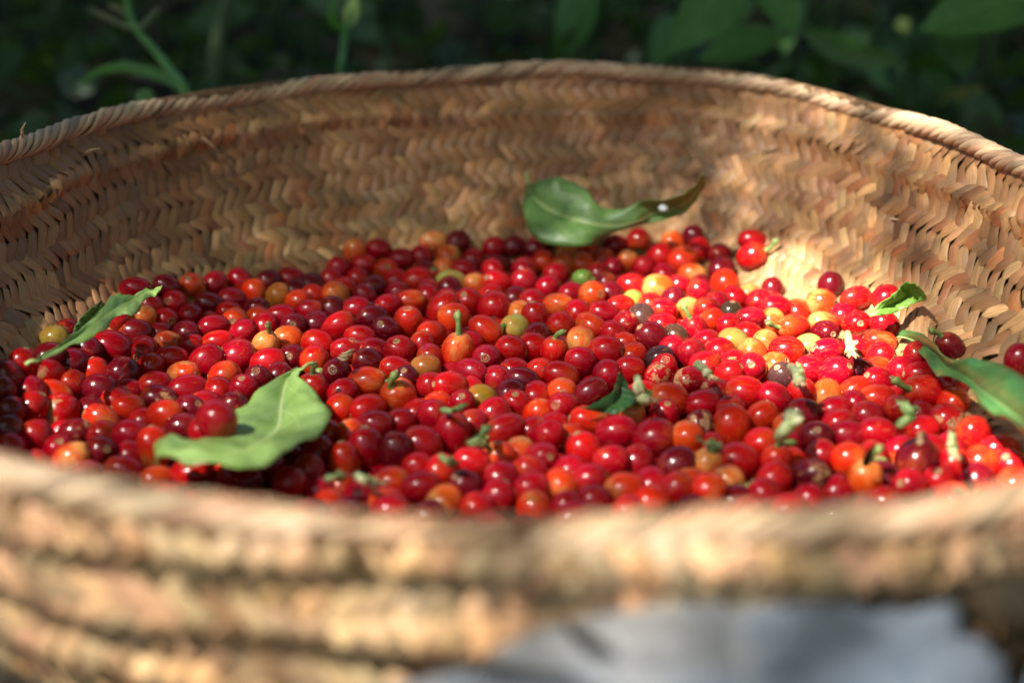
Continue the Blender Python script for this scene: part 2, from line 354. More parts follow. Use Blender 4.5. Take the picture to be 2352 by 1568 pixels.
898 5859 618 735 -20 22 -95 110 yo K half-ripe red-and-yellow cherry with green stalk, one row behind right-centre of near rim
1216 5854 632 749 0 6 -99 121 r K bright red cherry with green stalk, one row behind right-centre of near rim
1437 5941 623 735 -57 -32 -74 110 c - crimson cherry, purple-red one above it, one row behind right-centre of near rim
1342 5718 638 780 60 -64 47 127 d S dark purple-red cherry showing its end scar, hard against right-centre of near rim
1181 5689 632 735 77 35 51 110 r - bright red cherry, red one above it, hard against right-centre of near rim
1120 5570 616 735 -67 30 66 110 c - crimson cherry, red one above it, hard against right-centre of near rim
866 5568 649 745 -91 41 4 104 o - orange-red cherry, half-ripe one above it, hard against right-centre of near rim
730 5591 634 735 -66 -25 -69 110 r - bright red cherry, purple-red one above it, hard against right-centre of near rim
614 5527 609 735 -92 -36 9 110 o - orange-red cherry, red one on its right, hard against right-centre of near rim
626 5676 614 735 -20 85 46 110 c - crimson cherry, none above it, hard against right-centre of near rim
971 5734 605 735 -50 85 -13 110 y K pale yellow-orange cherry with green stalk, hard against right-centre of near rim
2002 7771 730 735 96 17 18 130 r - bright red cherry, just left of curled leaf
1798 7658 612 735 98 -7 -17 126 yo - half-ripe red-and-yellow cherry, a little below right of sunlit floor patch
1960 7542 662 807 0 -92 37 125 r S bright red cherry showing its end scar, just below left of curled leaf
1768 7472 633 741 30 -91 26 127 d S dark purple-red cherry showing its end scar, a little below right of sunlit floor patch
2082 7397 712 737 -76 27 58 112 c - crimson cherry, just below left of curled leaf
2030 7279 656 735 -98 13 13 130 o - orange-red cherry, a little below left of curled leaf
1884 7246 633 735 0 99 2 127 c K crimson cherry with green stalk, a little below left of curled leaf
2008 7149 624 735 70 -69 17 110 r S bright red cherry showing its end scar, a little below curled leaf
1703 6882 639 820 60 -49 63 118 c S crimson cherry showing its end scar, a little below left of curled leaf
1838 6927 628 735 -99 -9 1 108 d - dark purple-red cherry, a little below left of curled leaf
2068 6932 626 735 -68 46 55 104 c - crimson cherry, orange-red one on its left, a little left of big glossy leaf
2166 6992 696 735 86 42 -26 110 c - crimson cherry, none above it, a little left of big glossy leaf
2293 6886 780 735 62 2 -77 122 d K dark purple-red cherry with green stalk, just above left of big glossy leaf
2500 6460 889 735 11 21 97 116 d - dark purple-red cherry, just right of big glossy leaf
2141 6817 657 778 -99 -3 7 130 r - bright red cherry, just left of big glossy leaf
2096 6614 646 965 80 44 -39 125 r K bright red cherry with green stalk, just left of big glossy leaf
1756 6677 628 735 86 16 47 130 o - orange-red cherry, purple-red one above it, a little left of big glossy leaf
1897 6769 636 735 -75 -26 59 110 c - crimson cherry, purple-red one on its left, a little left of big glossy leaf
1846 6570 633 748 97 -17 10 130 o - orange-red cherry, crimson one above it, a little left of big glossy leaf
1913 6450 634 735 -30 84 -44 130 r K bright red cherry with green stalk, a little below left of big glossy leaf
1612 6447 624 735 98 14 0 122 c - leftmost crimson cherry behind right part of near rim
1600 6303 622 735 -91 -37 -12 110 c - second from left crimson cherry behind right part of near rim
1761 6393 618 735 93 -33 -14 110 c - crimson cherry, orange-red above, crimson left, red right, a little left of big glossy leaf
1606 6156 626 735 -98 6 -15 120 c - crimson cherry, orange-red one below it, behind right part of near rim
1747 6154 640 806 -97 -13 16 120 c - crimson cherry, crimson one on its left, behind right part of near rim
2127 6318 631 802 0 -95 28 106 r S bright red cherry showing its end scar, a little below left of big glossy leaf
1982 6220 628 735 97 16 16 116 r - bright red cherry, a little below left of big glossy leaf
2217 6167 632 774 84 36 -39 104 r - bright red cherry, a little below big glossy leaf
2288 6004 630 735 -99 0 -7 130 r - bright red cherry, one row behind right part of near rim
2286 5829 628 735 -50 -35 79 104 r S rightmost bright red cherry showing its end scar one row behind right part of near rim
1962 6007 624 735 -80 59 8 110 c K crimson cherry, red above, crimson left, crimson right, one row behind right part of near rim
1863 5848 648 946 39 75 52 105 d - dark purple-red cherry, one row behind right part of near rim
2012 5809 648 735 0 6 -99 104 c K crimson cherry, crimson above, purple-red left, orange-red right, one row behind right part of near rim
2147 5835 636 773 -48 -33 -81 106 o - orange-red cherry, red one above it, one row behind right part of near rim
1926 5716 600 735 -20 -37 90 110 r S bright red cherry showing its end scar, hard against right part of near rim
1548 5865 643 745 -90 40 -16 104 o K orange-red cherry with green stalk, one row behind right part of near rim
1581 5675 646 792 -10 5 -99 109 g K orange cherry with green stalk, hard against right part of near rim
1671 5920 634 735 0 -88 46 110 r S leftmost bright red cherry showing its end scar one row behind right part of near rim
1785 5670 612 735 -70 -56 44 110 c S crimson cherry showing its end scar, hard against right part of near rim
2253 5685 615 735 31 79 51 110 o - orange-red cherry, none on its right, hard against right part of near rim
'''
SMALL='''
-2054 7958 735 735 -88 -18 43 110 d -
-1821 8201 668 735 -49 -77 -40 110 c -
-1688 8324 646 735 -66 42 60 110 c -
-2101 7716 706 735 -75 59 28 110 c -
-1879 7747 622 735 48 -9 86 110 c -
-2108 7573 682 735 -50 45 -73 110 g -
-2218 7448 735 735 -66 53 52 110 r -
-2002 7499 611 735 93 -14 31 110 d -
-1846 7504 615 735 81 -57 4 110 d -
-1771 7310 619 735 -68 -41 60 110 c -
-2412 6954 802 735 69 -51 49 110 yb -
-2368 7081 785 735 41 39 -81 110 d -
-2398 6792 768 735 68 56 45 110 d -
-2492 6334 778 735 13 19 -97 110 d -
-2402 6482 716 735 -48 82 30 110 c -
-2254 6687 654 735 36 -9 -92 110 r -
-2431 6233 715 735 -86 -31 -39 110 d -
-2123 6515 590 735 92 -24 29 110 d -
-1980 6704 609 735 -97 -13 19 110 c -
-1512 6704 617 735 68 -72 6 110 r -
-1553 6576 599 735 98 0 -16 110 c -
-1824 6364 586 735 42 34 83 110 r -
-2205 5876 600 735 6 -9 99 110 o -
-1926 5788 597 735 -92 17 34 110 c -
-1807 6014 578 735 -17 -64 -74 110 c -
-870 5640 594 735 -87 47 -7 110 c -
-805 5522 591 735 -57 -78 -20 110 o -
-751 5700 582 735 84 0 -53 110 o -
-552 6333 609 735 70 -48 51 110 c -
-479 6474 590 735 75 42 49 110 r -
-870 6689 613 735 -90 -29 -30 110 c -
-418 6777 611 735 -67 -49 54 110 r -
-902 6223 606 735 -97 21 9 110 r -
-1418 6566 590 735 -77 11 -62 110 d -
-437 5878 593 735 -20 -86 45 110 r S
-969 8743 600 735 -95 16 -23 130 r -
-1028 8848 661 735 -2 -5 -99 110 y -
-1400 8481 601 735 99 3 4 123 c -
-1520 8405 611 735 84 51 -11 110 d -
-1143 8527 575 735 60 -58 -53 110 c -
-1269 8468 566 735 91 40 6 110 d -
-1352 8341 570 735 32 79 50 110 d -
-1283 8034 612 735 91 -32 22 110 o -
-1210 8177 591 735 -55 -18 81 110 o -
-1031 8308 592 735 -23 89 36 110 r -
-744 8522 568 735 62 32 71 110 r -
-709 8237 590 735 -84 20 -49 110 c -
-1134 7650 617 735 76 34 54 110 d -
-1513 7868 622 735 -83 23 -49 110 d -
-1483 7737 610 735 50 -2 86 110 yo -
-1418 7597 625 735 -4 -80 -58 110 c -
-1526 7516 620 735 81 -4 58 110 c -
-1239 6914 603 735 -41 -59 -68 110 d -
-572 8769 553 735 82 -52 -20 110 d -
-421 8937 595 735 -70 -68 -16 110 g -
-257 8925 574 735 19 -84 -49 110 c -
-234 8426 569 735 28 -19 -93 110 g -
14 9086 614 735 98 -7 14 105 d -
147 9070 597 735 -87 32 -35 110 d -
90 8878 536 735 99 3 -1 110 o -
205 8956 554 735 49 71 49 110 o -
224 8363 585 735 -68 -62 -36 110 c -
370 9067 591 735 35 85 37 110 y -
471 8930 543 735 52 -61 -58 104 y -
336 8927 542 735 36 11 92 110 y -
606 8971 558 735 -71 -46 -51 110 o -
504 9056 584 735 11 76 63 110 o -
659 8849 535 735 60 -32 72 110 c -
760 8936 559 735 -37 10 -91 110 y -
563 8703 547 735 19 -64 -73 110 c -
586 8446 569 735 -48 3 -87 110 d -
612 8248 586 735 91 -32 -25 110 d -
362 8210 594 735 -84 -53 -6 110 c -
19 8099 602 735 35 66 65 110 d -
386 7835 616 735 -20 83 51 110 c -
-136 8197 592 735 70 -27 65 110 r -
41 7841 604 735 -12 -83 -53 110 y -
-242 7395 598 735 -78 -53 -30 110 c -
-442 7152 610 735 32 18 -92 110 c -
571 7476 621 735 -24 -19 95 110 r -
637 7351 607 735 -77 2 63 110 o -
661 7200 606 735 88 24 38 110 o -
149 6959 618 735 0 -88 46 110 o S
14 6970 613 735 96 22 -10 110 c -
-82 6861 613 735 -76 53 -35 110 c -
-210 6751 589 735 46 -24 -85 110 r -
-152 6630 604 735 93 -26 -22 110 yb -
-8 6665 616 735 64 62 43 110 d -
125 6672 602 735 11 83 54 110 r -
132 6451 602 735 -59 22 -77 110 o -
-194 6307 608 735 -36 33 -86 110 c -
-375 6588 586 735 73 -55 38 110 o -
210 6334 593 735 83 -53 11 110 c -
282 6217 586 735 92 14 34 110 o -
30 6026 598 735 -55 -69 -46 110 y -
263 5833 600 735 76 22 59 110 c -
233 5483 599 735 37 -34 86 110 c -
498 5461 589 735 33 -13 93 110 o -
-297 5548 597 735 69 59 39 110 y -
-147 5481 593 735 73 12 -66 110 r -
869 8857 549 735 -10 -92 37 105 r S
1077 9055 654 735 67 -56 -47 110 g -
1206 9043 694 735 25 11 95 110 d -
985 8691 551 735 -23 83 49 110 c -
1043 8390 575 735 -28 34 -89 110 c -
1227 7963 619 735 28 -42 -85 110 c -
966 8013 630 735 58 4 81 110 d -
1058 7921 594 735 36 -75 -55 110 y -
837 7977 606 735 82 19 -52 110 r -
1487 8024 616 735 74 44 49 110 c -
1439 8183 592 735 -62 30 -72 110 y -
1155 7684 623 735 53 -40 74 110 o -
1690 7877 605 735 -2 -86 -49 110 o -
1505 7725 604 735 -73 -37 -56 110 y -
866 7639 615 735 93 -32 12 110 c T
884 7271 613 735 58 -7 81 110 c -
1087 7385 616 735 -77 54 -32 110 c -
1334 7480 619 735 -81 55 17 110 r -
1426 7383 601 735 57 5 -81 110 g -
1324 7225 614 735 55 -66 -49 110 y -
1200 7097 607 735 -99 -5 -6 110 r -
1094 6471 610 735 4 24 -96 110 c -
1316 6116 592 735 69 65 27 110 c -
952 6094 583 735 -2 53 84 110 c -
1311 5955 576 735 24 82 51 110 o -
809 5695 598 735 8 -43 -89 110 o -
988 5575 588 735 95 23 15 110 d -
1308 5541 600 735 -16 29 94 110 c -
785 5479 585 735 -45 -80 -39 110 d -
1017 5433 598 735 18 -27 94 110 o -
2128 7597 796 735 81 -4 58 110 c -
1921 7691 657 735 86 49 13 110 c -
1951 6997 607 735 -90 -40 -10 110 o -
1966 6669 578 735 76 61 -19 110 c -
2215 6504 637 735 -44 -51 -72 110 o -
2244 6637 689 735 -70 -52 -47 110 c -
1718 6530 609 735 26 5 96 110 c -
2043 6449 596 735 85 37 -35 110 c -
1689 5764 602 735 -41 85 31 110 d -
1778 5936 554 735 11 -36 -92 110 o -
1843 6061 591 735 -91 -33 -22 110 c -
2078 6068 594 735 -49 57 65 110 c -
2095 5708 617 735 33 44 83 110 d -
2113 5576 597 735 95 -30 3 110 o -
1950 5580 591 735 -78 -39 -47 110 o -
1631 5539 596 735 -67 44 -59 110 r -
1457 5664 580 735 45 53 70 110 c -
'''
RIM=[0.2866, 0.2828, 0.2799, 0.2789, 0.2802, 0.2835, 0.2882, 0.2939, 0.3007, 0.3088, 0.3181, 0.3278, 0.3366, 0.3427, 0.3449, 0.3431, 0.3384, 0.3323, 0.3262, 0.3213, 0.3179, 0.3157, 0.3143, 0.3137, 0.3138, 0.3143, 0.3142, 0.3128, 0.3098, 0.3059, 0.3017, 0.2978, 0.2948, 0.2935, 0.2941, 0.2958, 0.2979, 0.3001, 0.3022, 0.3044, 0.3066, 0.3088, 0.311, 0.3131, 0.3153, 0.3175, 0.3196, 0.3215, 0.3227, 0.3229, 0.3221, 0.3207, 0.3194, 0.3186, 0.3187, 0.3195, 0.3216, 0.3255, 0.3305, 0.3344, 0.3351, 0.3327, 0.3288, 0.3246, 0.3204, 0.3162, 0.3119, 0.3077, 0.3035, 0.2993, 0.295, 0.2908]
LV={"front":[[-1046,6508,830,-1039,6498,830,-1033,6483,830],[-1103,6525,810,-1093,6533,800,-1065,6492,800],[-1189,6459,780,-1125,6515,760,-1006,6402,790],[-1260,6255,770,-1129,6387,730,-908,6211,790],[-1312,6127,770,-1113,6198,720,-838,5995,800],[-1297,5980,760,-1094,5979,740,-876,5799,810],[-1321,5853,770,-1135,5770,780,-953,5588,840],[-1393,5717,800,-1202,5561,830,-1014,5381,880],[-1456,5655,840,-1297,5445,880,-1120,5233,920],[-1495,5609,880,-1402,5411,920,-1279,5218,950],[-1512,5568,900,-1464,5413,930,-1407,5279,950],[-1541,5590,870,-1515,5479,890,-1485,5368,900],[-1553,5571,790,-1544,5540,790,-1530,5490,800]],"left":[[-2244,6167,1010,-2247,6186,1000,-2241,6171,1000],[-2249,6304,990,-2243,6308,980,-2220,6283,980],[-2208,6456,980,-2201,6505,960,-2161,6469,960],[-2159,6731,980,-2144,6705,960,-2109,6558,960],[-2127,6906,990,-2100,6848,970,-2049,6657,970],[-2116,7068,1010,-2071,6977,970,-2037,6834,980],[-2080,7090,1000,-2045,7088,960,-1951,6834,980],[-2033,7150,980,-2006,7161,960,-1944,6992,980],[-1998,7241,970,-1972,7243,960,-1939,7147,970],[-1949,7272,970,-1934,7268,960,-1906,7178,970],[-1906,7296,980,-1902,7289,980,-1901,7283,980]],"hidden":[[-2142,6950,1020,-2144,6980,1000,-2142,7010,980],[-2185,6998,980,-2176,7018,950,-2152,6985,940],[-2229,6909,960,-2211,6932,920,-2171,6888,910],[-2254,6817,920,-2240,6834,900,-2210,6801,900],[-2259,6807,880,-2248,6795,880,-2236,6784,880]],"back":[[103,9300,980,106,9341,960,92,9353,940],[165,9195,1040,144,9159,940,75,9137,880],[278,9146,1070,244,9054,880,125,8869,770],[396,9103,1060,379,8930,860,284,8757,730],[493,9014,1020,506,8848,850,490,8740,730],[574,8935,940,649,8836,840,598,8834,770],[713,8872,940,788,8810,870,753,8840,820],[853,8810,1020,923,8858,920,913,8842,860],[1016,8623,1080,1054,8716,1000,1048,8728,930],[1100,8561,1160,1136,8626,1100,1162,8697,1040],[1151,8476,1240,1176,8547,1200,1199,8597,1160],[1160,8405,1310,1162,8396,1310,1164,8378,1310]],"curled":[[1946,7237,830,1946,7231,830,1946,7219,830],[1980,7246,880,1992,7232,860,2006,7211,840],[2030,7245,920,2071,7292,870,2081,7241,840],[2083,7270,950,2139,7326,890,2143,7262,860],[2111,7268,990,2177,7333,920,2187,7251,890],[2128,7236,1020,2192,7260,970,2205,7207,920],[2146,7154,1040,2182,7124,1010,2209,7139,950],[2158,7051,1050,2175,7047,1020,2192,7070,980]],"glossy":[[2115,7251,700,2113,7245,700,2113,7233,700],[2141,7239,740,2139,7189,720,2146,7179,710],[2158,7101,790,2169,7082,740,2160,7044,730],[2166,6890,840,2178,6912,770,2149,6883,750],[2164,6689,870,2191,6755,790,2122,6696,770],[2144,6504,890,2190,6568,820,2119,6514,780],[2165,6339,940,2184,6373,860,2134,6380,840],[2216,6268,980,2182,6183,890,2143,6285,860],[2247,6138,1020,2179,5986,920,2175,6131,880],[2262,5963,1060,2175,5788,960,2132,5910,900],[2257,5779,1100,2158,5574,1010,2132,5704,940],[2239,5536,1140,2137,5368,1060,2160,5569,980],[2182,5266,1180,2117,5168,1110,2119,5313,1040],[2109,4999,1200,2082,4955,1170,2079,5039,1120],[2062,4825,1200,2060,4818,1200,2055,4812,1200]],"buried":[[524,6411,850,525,6406,850,527,6401,850],[510,6367,820,534,6398,800,555,6425,810],[487,6305,790,528,6358,760,573,6380,780],[435,6265,770,510,6311,730,607,6309,750],[372,6208,760,464,6258,720,560,6245,730],[323,6189,760,425,6243,710,506,6215,710]],"bract":[[1522,5365,980,1523,5361,980,1524,5357,980],[1523,5459,900,1536,5464,890,1540,5436,900],[1518,5502,840,1540,5527,820,1548,5492,830],[1525,5545,780,1539,5549,770,1549,5529,780]]}
FRAG=[([[-0.0332, 0.614, 0.077], [-0.0291, 0.6074, 0.079], [-0.0241, 0.6102, 0.08]], 0.0013, 'green', 'short green stalk fragment lying across two purple-red cherries left of centre'), ([[-0.032, 0.5674, 0.076], [-0.0287, 0.5583, 0.078], [-0.0264, 0.5599, 0.076]], 0.0016, 'green', 'stubby green stalk piece above the near rim, beside an orange-tinged cherry'), ([[-0.0801, 0.5455, 0.076], [-0.0765, 0.5428, 0.078], [-0.0738, 0.547, 0.076]], 0.0014, 'green', 'green stalk bit below and right of the front leaf'), ([[-0.0667, 0.5466, 0.077], [-0.0636, 0.5378, 0.08], [-0.0616, 0.5387, 0.078], [-0.0583, 0.5392, 0.077]], 0.002, 'pale', 'pale green knobbly stalk remnant near the rim, right of the front leaf'), ([[-0.0194, 0.5738, 0.079], [-0.0157, 0.5709, 0.082], [-0.0135, 0.577, 0.081], [-0.0114, 0.5887, 0.079]], 0.0016, 'green', 'branched green stalk joining two cherries left of the near-rim centre'), ([[0.061, 0.636, 0.084], [0.0603, 0.6167, 0.087], [0.06, 0.6088, 0.086], [0.0636, 0.6096, 0.084]], 0.0022, 'pale', 'pale green stalk with scaly bud standing beside the buried dark leaf'), ([[0.0932, 0.6565, 0.083], [0.0943, 0.6456, 0.085], [0.0966, 0.6413, 0.083]], 0.002, 'pale', 'pale stub of stalk standing between crimson cherries below the sunlit patch'), ([[0.1381, 0.6505, 0.084], [0.1387, 0.6383, 0.086], [0.1384, 0.6284, 0.085]], 0.0022, 'pale', 'pale green split stalk next to the dried blackish-brown cherry'), ([[0.1184, 0.5708, 0.083], [0.1196, 0.5695, 0.087], [0.1244, 0.5761, 0.087], [0.1279, 0.5875, 0.085]], 0.0028, 'pale', 'thick pale green stalk curving over a half-ripe cherry, right of centre'), ([[0.1801, 0.7086, 0.078], [0.176, 0.688, 0.081], [0.1756, 0.6808, 0.079]], 0.0022, 'pale', 'pale stalk with flared green foot in the sunlit cherries'), ([[0.1742, 0.5807, 0.084], [0.1768, 0.5803, 0.087], [0.1814, 0.5854, 0.087], [0.1808, 0.5958, 0.087]], 0.002, 'green', 'forked green stalk between crimson cherries, left of the glossy leaf'), ([[0.1961, 0.5708, 0.084], [0.1916, 0.5587, 0.086], [0.1913, 0.5529, 0.084]], 0.0016, 'pale', 'upright pale stalk with ragged tip at the lower right of the pile'), ([[0.1828, 0.5213, 0.084], [0.1842, 0.5144, 0.086], [0.1869, 0.5121, 0.085], [0.1882, 0.5106, 0.084]], 0.0016, 'pale', 'pale stalk fragment lying by the near rim at lower right'), ([[0.0937, 0.577, 0.077], [0.0911, 0.5709, 0.077], [0.0887, 0.5697, 0.079]], 0.0016, 'green', 'small green stalk tuft above an orange-and-red cherry, right of centre'), ([[0.1778, 0.5635, 0.084], [0.1791, 0.5626, 0.086], [0.1828, 0.568, 0.084]], 0.001, 'tan', 'thin dry tan husk sliver lying on cherries below the glossy leaf'), ([[-0.0901, 0.6803, 0.077], [-0.0867, 0.6741, 0.078], [-0.0841, 0.6762, 0.078], [-0.0814, 0.6824, 0.077]], 0.0011, 'tan', 'dry tan husk shreds stuck beside two dark cherries in the upper centre')]
BG={"leaves":[[[0.2024,1.2505,0.1983],[0.1306,1.2047,0.1384],0.04,"mid"],[[0.2479,1.3102,0.1325],[0.1663,1.2822,0.1166],0.026,"mid"],[[0.2267,1.2793,0.1895],[0.2381,1.2308,0.1497],0.03,"mid"],[[0.2752,1.3624,0.1283],[0.3553,1.2992,0.1054],0.022,"dark"],[[0.4666,1.2434,0.1808],[0.3429,1.2122,0.1569],0.044,"mid"],[[0.3915,1.2736,0.1487],[0.3912,1.2364,0.11],0.034,"dark"],[[0.4488,1.3893,0.0613],[0.4735,1.3491,0.0152],0.034,"dull"],[[0.4852,1.4409,0.0556],[0.4001,1.4031,0.0422],0.01,"yellow"],[[0.0872,1.5838,0.1425],[0.0472,1.5026,0.0748],0.04,"mid"]],"grass":[[-0.2518,1.091,0.1239],[-0.2646,1.1161,0.1327],[-0.2869,1.1445,0.1495],[-0.3076,1.1714,0.1627],[-0.3152,1.1863,0.1729],[-0.3212,1.2051,0.1929]],"spikes":[[[-0.3099,1.1708,0.1612],[-0.3278,1.174,0.1691],[-0.3451,1.177,0.1766]],[[-0.3008,1.1605,0.1623],[-0.2927,1.1638,0.1707],[-0.2852,1.167,0.1785]],[[-0.3152,1.1851,0.1699],[-0.3238,1.1869,0.1745],[-0.3317,1.1885,0.1784]]],"blade":[[-0.2561,1.0927,0.1282],[-0.2772,1.1167,0.1342],[-0.3078,1.1393,0.1367],[-0.3331,1.1481,0.1318],[-0.3539,1.1539,0.1195]],"sprout":[[-0.2758,1.0687,0.122],[-0.2776,1.0707,0.1271],[-0.2733,1.0725,0.1316]],"stem2":[[-0.1396,1.1536,0.1186],[-0.1407,1.1828,0.1375],[-0.1404,1.2108,0.1534],[-0.1363,1.2155,0.165],[-0.1341,1.2332,0.1823]],"bud":[[-0.139,1.2122,0.1569],[-0.135,1.2167,0.1681],[-0.1323,1.2223,0.1819]],"stem3":[[-0.3143,1.4956,0.0576],[-0.3088,1.5114,0.0967],[-0.2953,1.532,0.1475]],"post":[[-0.0748,1.8925,-0.028],[-0.0748,1.9725,0.1702]],"tuft":[-0.0795,1.3981,0.0832],"wide":[[[-0.171,1.6324,0.1292],[-0.261,1.624,0.1083]]]}
DROP=(0.0955,0.8648,0.1015)
GAPS=[[[0.088, 0.814, 0.065], 0.022], [[0.112, 0.779, 0.065], 0.036], [[0.133, 0.763, 0.065], 0.05], [[0.16, 0.76, 0.065], 0.058], [[0.184, 0.754, 0.065], 0.05], [[0.164, 0.845, 0.05], 0.028], [[0.135, 0.715, 0.065], 0.04], [[0.165, 0.715, 0.065], 0.04], [[0.223, 0.954, 0.165], 0.027], [[0.238, 0.913, 0.165], 0.03], [[0.254, 0.876, 0.165], 0.03], [[0.266, 0.834, 0.165], 0.027], [[0.196, 0.581, 0.075], 0.028]]
# ---------------------------------------------------------------- materials
def weave_mat():
    m,n,p=newmat('woven_straw')
    t=N(n,'ShaderNodeAttribute',attribute_name='tint'); u=N(n,'ShaderNodeAttribute',attribute_name='fib')
    f1=noise(n,u.outputs['Vector'],1,4,.6,(60,900,60)); f2=noise(n,u.outputs['Vector'],1,2,.5,(120,3000,10))
    g=N(n,'ShaderNodeTexCoord'); big=noise(n,g.outputs['Object'],70,3,.6)
    c=mixc(n,ramp(n,f1,.3,.7,0,.55),t.outputs['Color'],(.16,.085,.035))
    c=mixc(n,ramp(n,f2,.55,.8,0,.32),c,(.60,.43,.23))
    c=mixc(n,ramp(n,big,.55,.75,0,.35),c,(.20,.105,.045))
    n.links.new(c,p.inputs['Base Color']); p.inputs['Roughness'].default_value=.5
    bump(n,p,f2,.5,.0004); return m
MW=weave_mat()
def cherry_mat(name,mode,blotch=False):
    m,n,p=newmat(name)
    loc=N(n,'ShaderNodeAttribute',attribute_name='loc').outputs['Vector']
    if mode=='obj':
        oi=N(n,'ShaderNodeObjectInfo'); col=oi.outputs['Color']; al=oi.outputs['Alpha']; rn=oi.outputs['Random']
    else:
        oi=N(n,'ShaderNodeAttribute',attribute_name='tint'); col=oi.outputs['Color']; al=oi.outputs['Alpha']; rn=al
    off=N(n,'ShaderNodeVectorMath',operation='ADD'); n.links.new(loc,off.inputs[0])
    cx=N(n,'ShaderNodeCombineXYZ'); r100=mth(n,'MULTIPLY',rn,37.); n.links.new(r100,cx.inputs[0]); n.links.new(r100,cx.inputs[1]); n.links.new(cx.outputs[0],off.inputs[1]); v=off.outputs[0]
    sp=N(n,'ShaderNodeSeparateXYZ'); n.links.new(loc,sp.inputs[0])
    n1=noise(n,v,1.1,3,.5); n2=noise(n,v,9,3,.6); st=noise(n,v,1.6,3,.6,(5,5,.7))
    # unripe end: orange-yellow spreading from the stalk end, ragged by noise
    zz=mth(n,'ADD',mth(n,'MULTIPLY',sp.outputs[2],-.5),mth(n,'MULTIPLY',mth(n,'SUBTRACT',n1,.5),2.2))
    zz=mth(n,'ADD',zz,mth(n,'MULTIPLY',mth(n,'SUBTRACT',st,.5),.8))
    e=ramp(n,mth(n,'ADD',zz,mth(n,'MULTIPLY',al,1.2)),.35,1.15)
    hot=mixc(n,.5,col,(.68,.10,.010))
    c=mixc(n,mth(n,'MULTIPLY',e,.8),col,hot)
    c=mixc(n,ramp(n,mth(n,'ADD',zz,mth(n,'MULTIPLY',al,1.35)),1.05,1.8,0,.85),c,(.72,.29,.075))
    c=mixc(n,ramp(n,n1,.52,.8,0,.55),c,mixc(n,1,c,(.45,.35,.75),'MULTIPLY'))
    c=mixc(n,ramp(n,st,.56,.72,0,.35),c,mixc(n,.5,c,(.85,.30,.08)))
    vo=N(n,'ShaderNodeTexVoronoi'); n.links.new(v,vo.inputs['Vector']); vo.inputs['Scale'].default_value=3.6
    c=mixc(n,ramp(n,vo.outputs['Distance'],.05,.02,0,.7),c,(.72,.45,.28))
    rough=ramp(n,n2,.35,.7,.15,.26)
    if blotch:
        b=noise(n,v,1.5,5,.65); k=ramp(n,mth(n,'ADD',b,mth(n,'MULTIPLY',sp.outputs[2],.17)),.63,.70,0,.8)
        c=mixc(n,k,c,mixc(n,n2,(.36,.16,.06),(.56,.32,.15)))
        rough=mth(n,'ADD',rough,mth(n,'MULTIPLY',k,.4))
    n.links.new(c,p.inputs['Base Color']); n.links.new(rough,p.inputs['Roughness'])
    p.inputs['Specular IOR Level'].default_value=.32; p.inputs['Coat Weight'].default_value=.14; p.inputs['Coat Roughness'].default_value=.14
    p.inputs['Subsurface Weight'].default_value=.0; p.inputs['Subsurface Radius'].default_value=(1,.25,.12); p.inputs['Subsurface Scale'].default_value=.0025
    bump(n,p,n2,.10,.0004); return m
MC=cherry_mat('cherry_skin','obj'); MCB=cherry_mat('cherry_skin_scabbed','obj',True); MCS=cherry_mat('cherry_skin_mass','att')
def simple(name,c1,c2,scale,rough=.6,b=.2,spec=.5):
    m,n,p=newmat(name); g=N(n,'ShaderNodeTexCoord').outputs['Object']; x=noise(n,g,scale,4,.6)
    n.links.new(mixc(n,ramp(n,x,.35,.68),c1,c2),p.inputs['Base Color']); p.inputs['Roughness'].default_value=rough; p.inputs['Specular IOR Level'].default_value=spec
    bump(n,p,x,b,.002); return m
MSC=simple('scar_tan',(.20,.08,.035),(.50,.28,.13),3)
MST=simple('stalk_green',(.10,.17,.035),(.30,.34,.10),2.2,.55); MSTW=simple('stalk_green_loose',(.07,.15,.035),(.30,.36,.13),260,.6)
MSP=simple('stalk_pale',(.30,.36,.13),(.62,.58,.34),260,.6); MSTIP=simple('stalk_tip_dry',(.12,.08,.04),(.50,.38,.20),3)
MTAN=simple('husk_tan',(.30,.18,.08),(.70,.50,.28),300,.7)
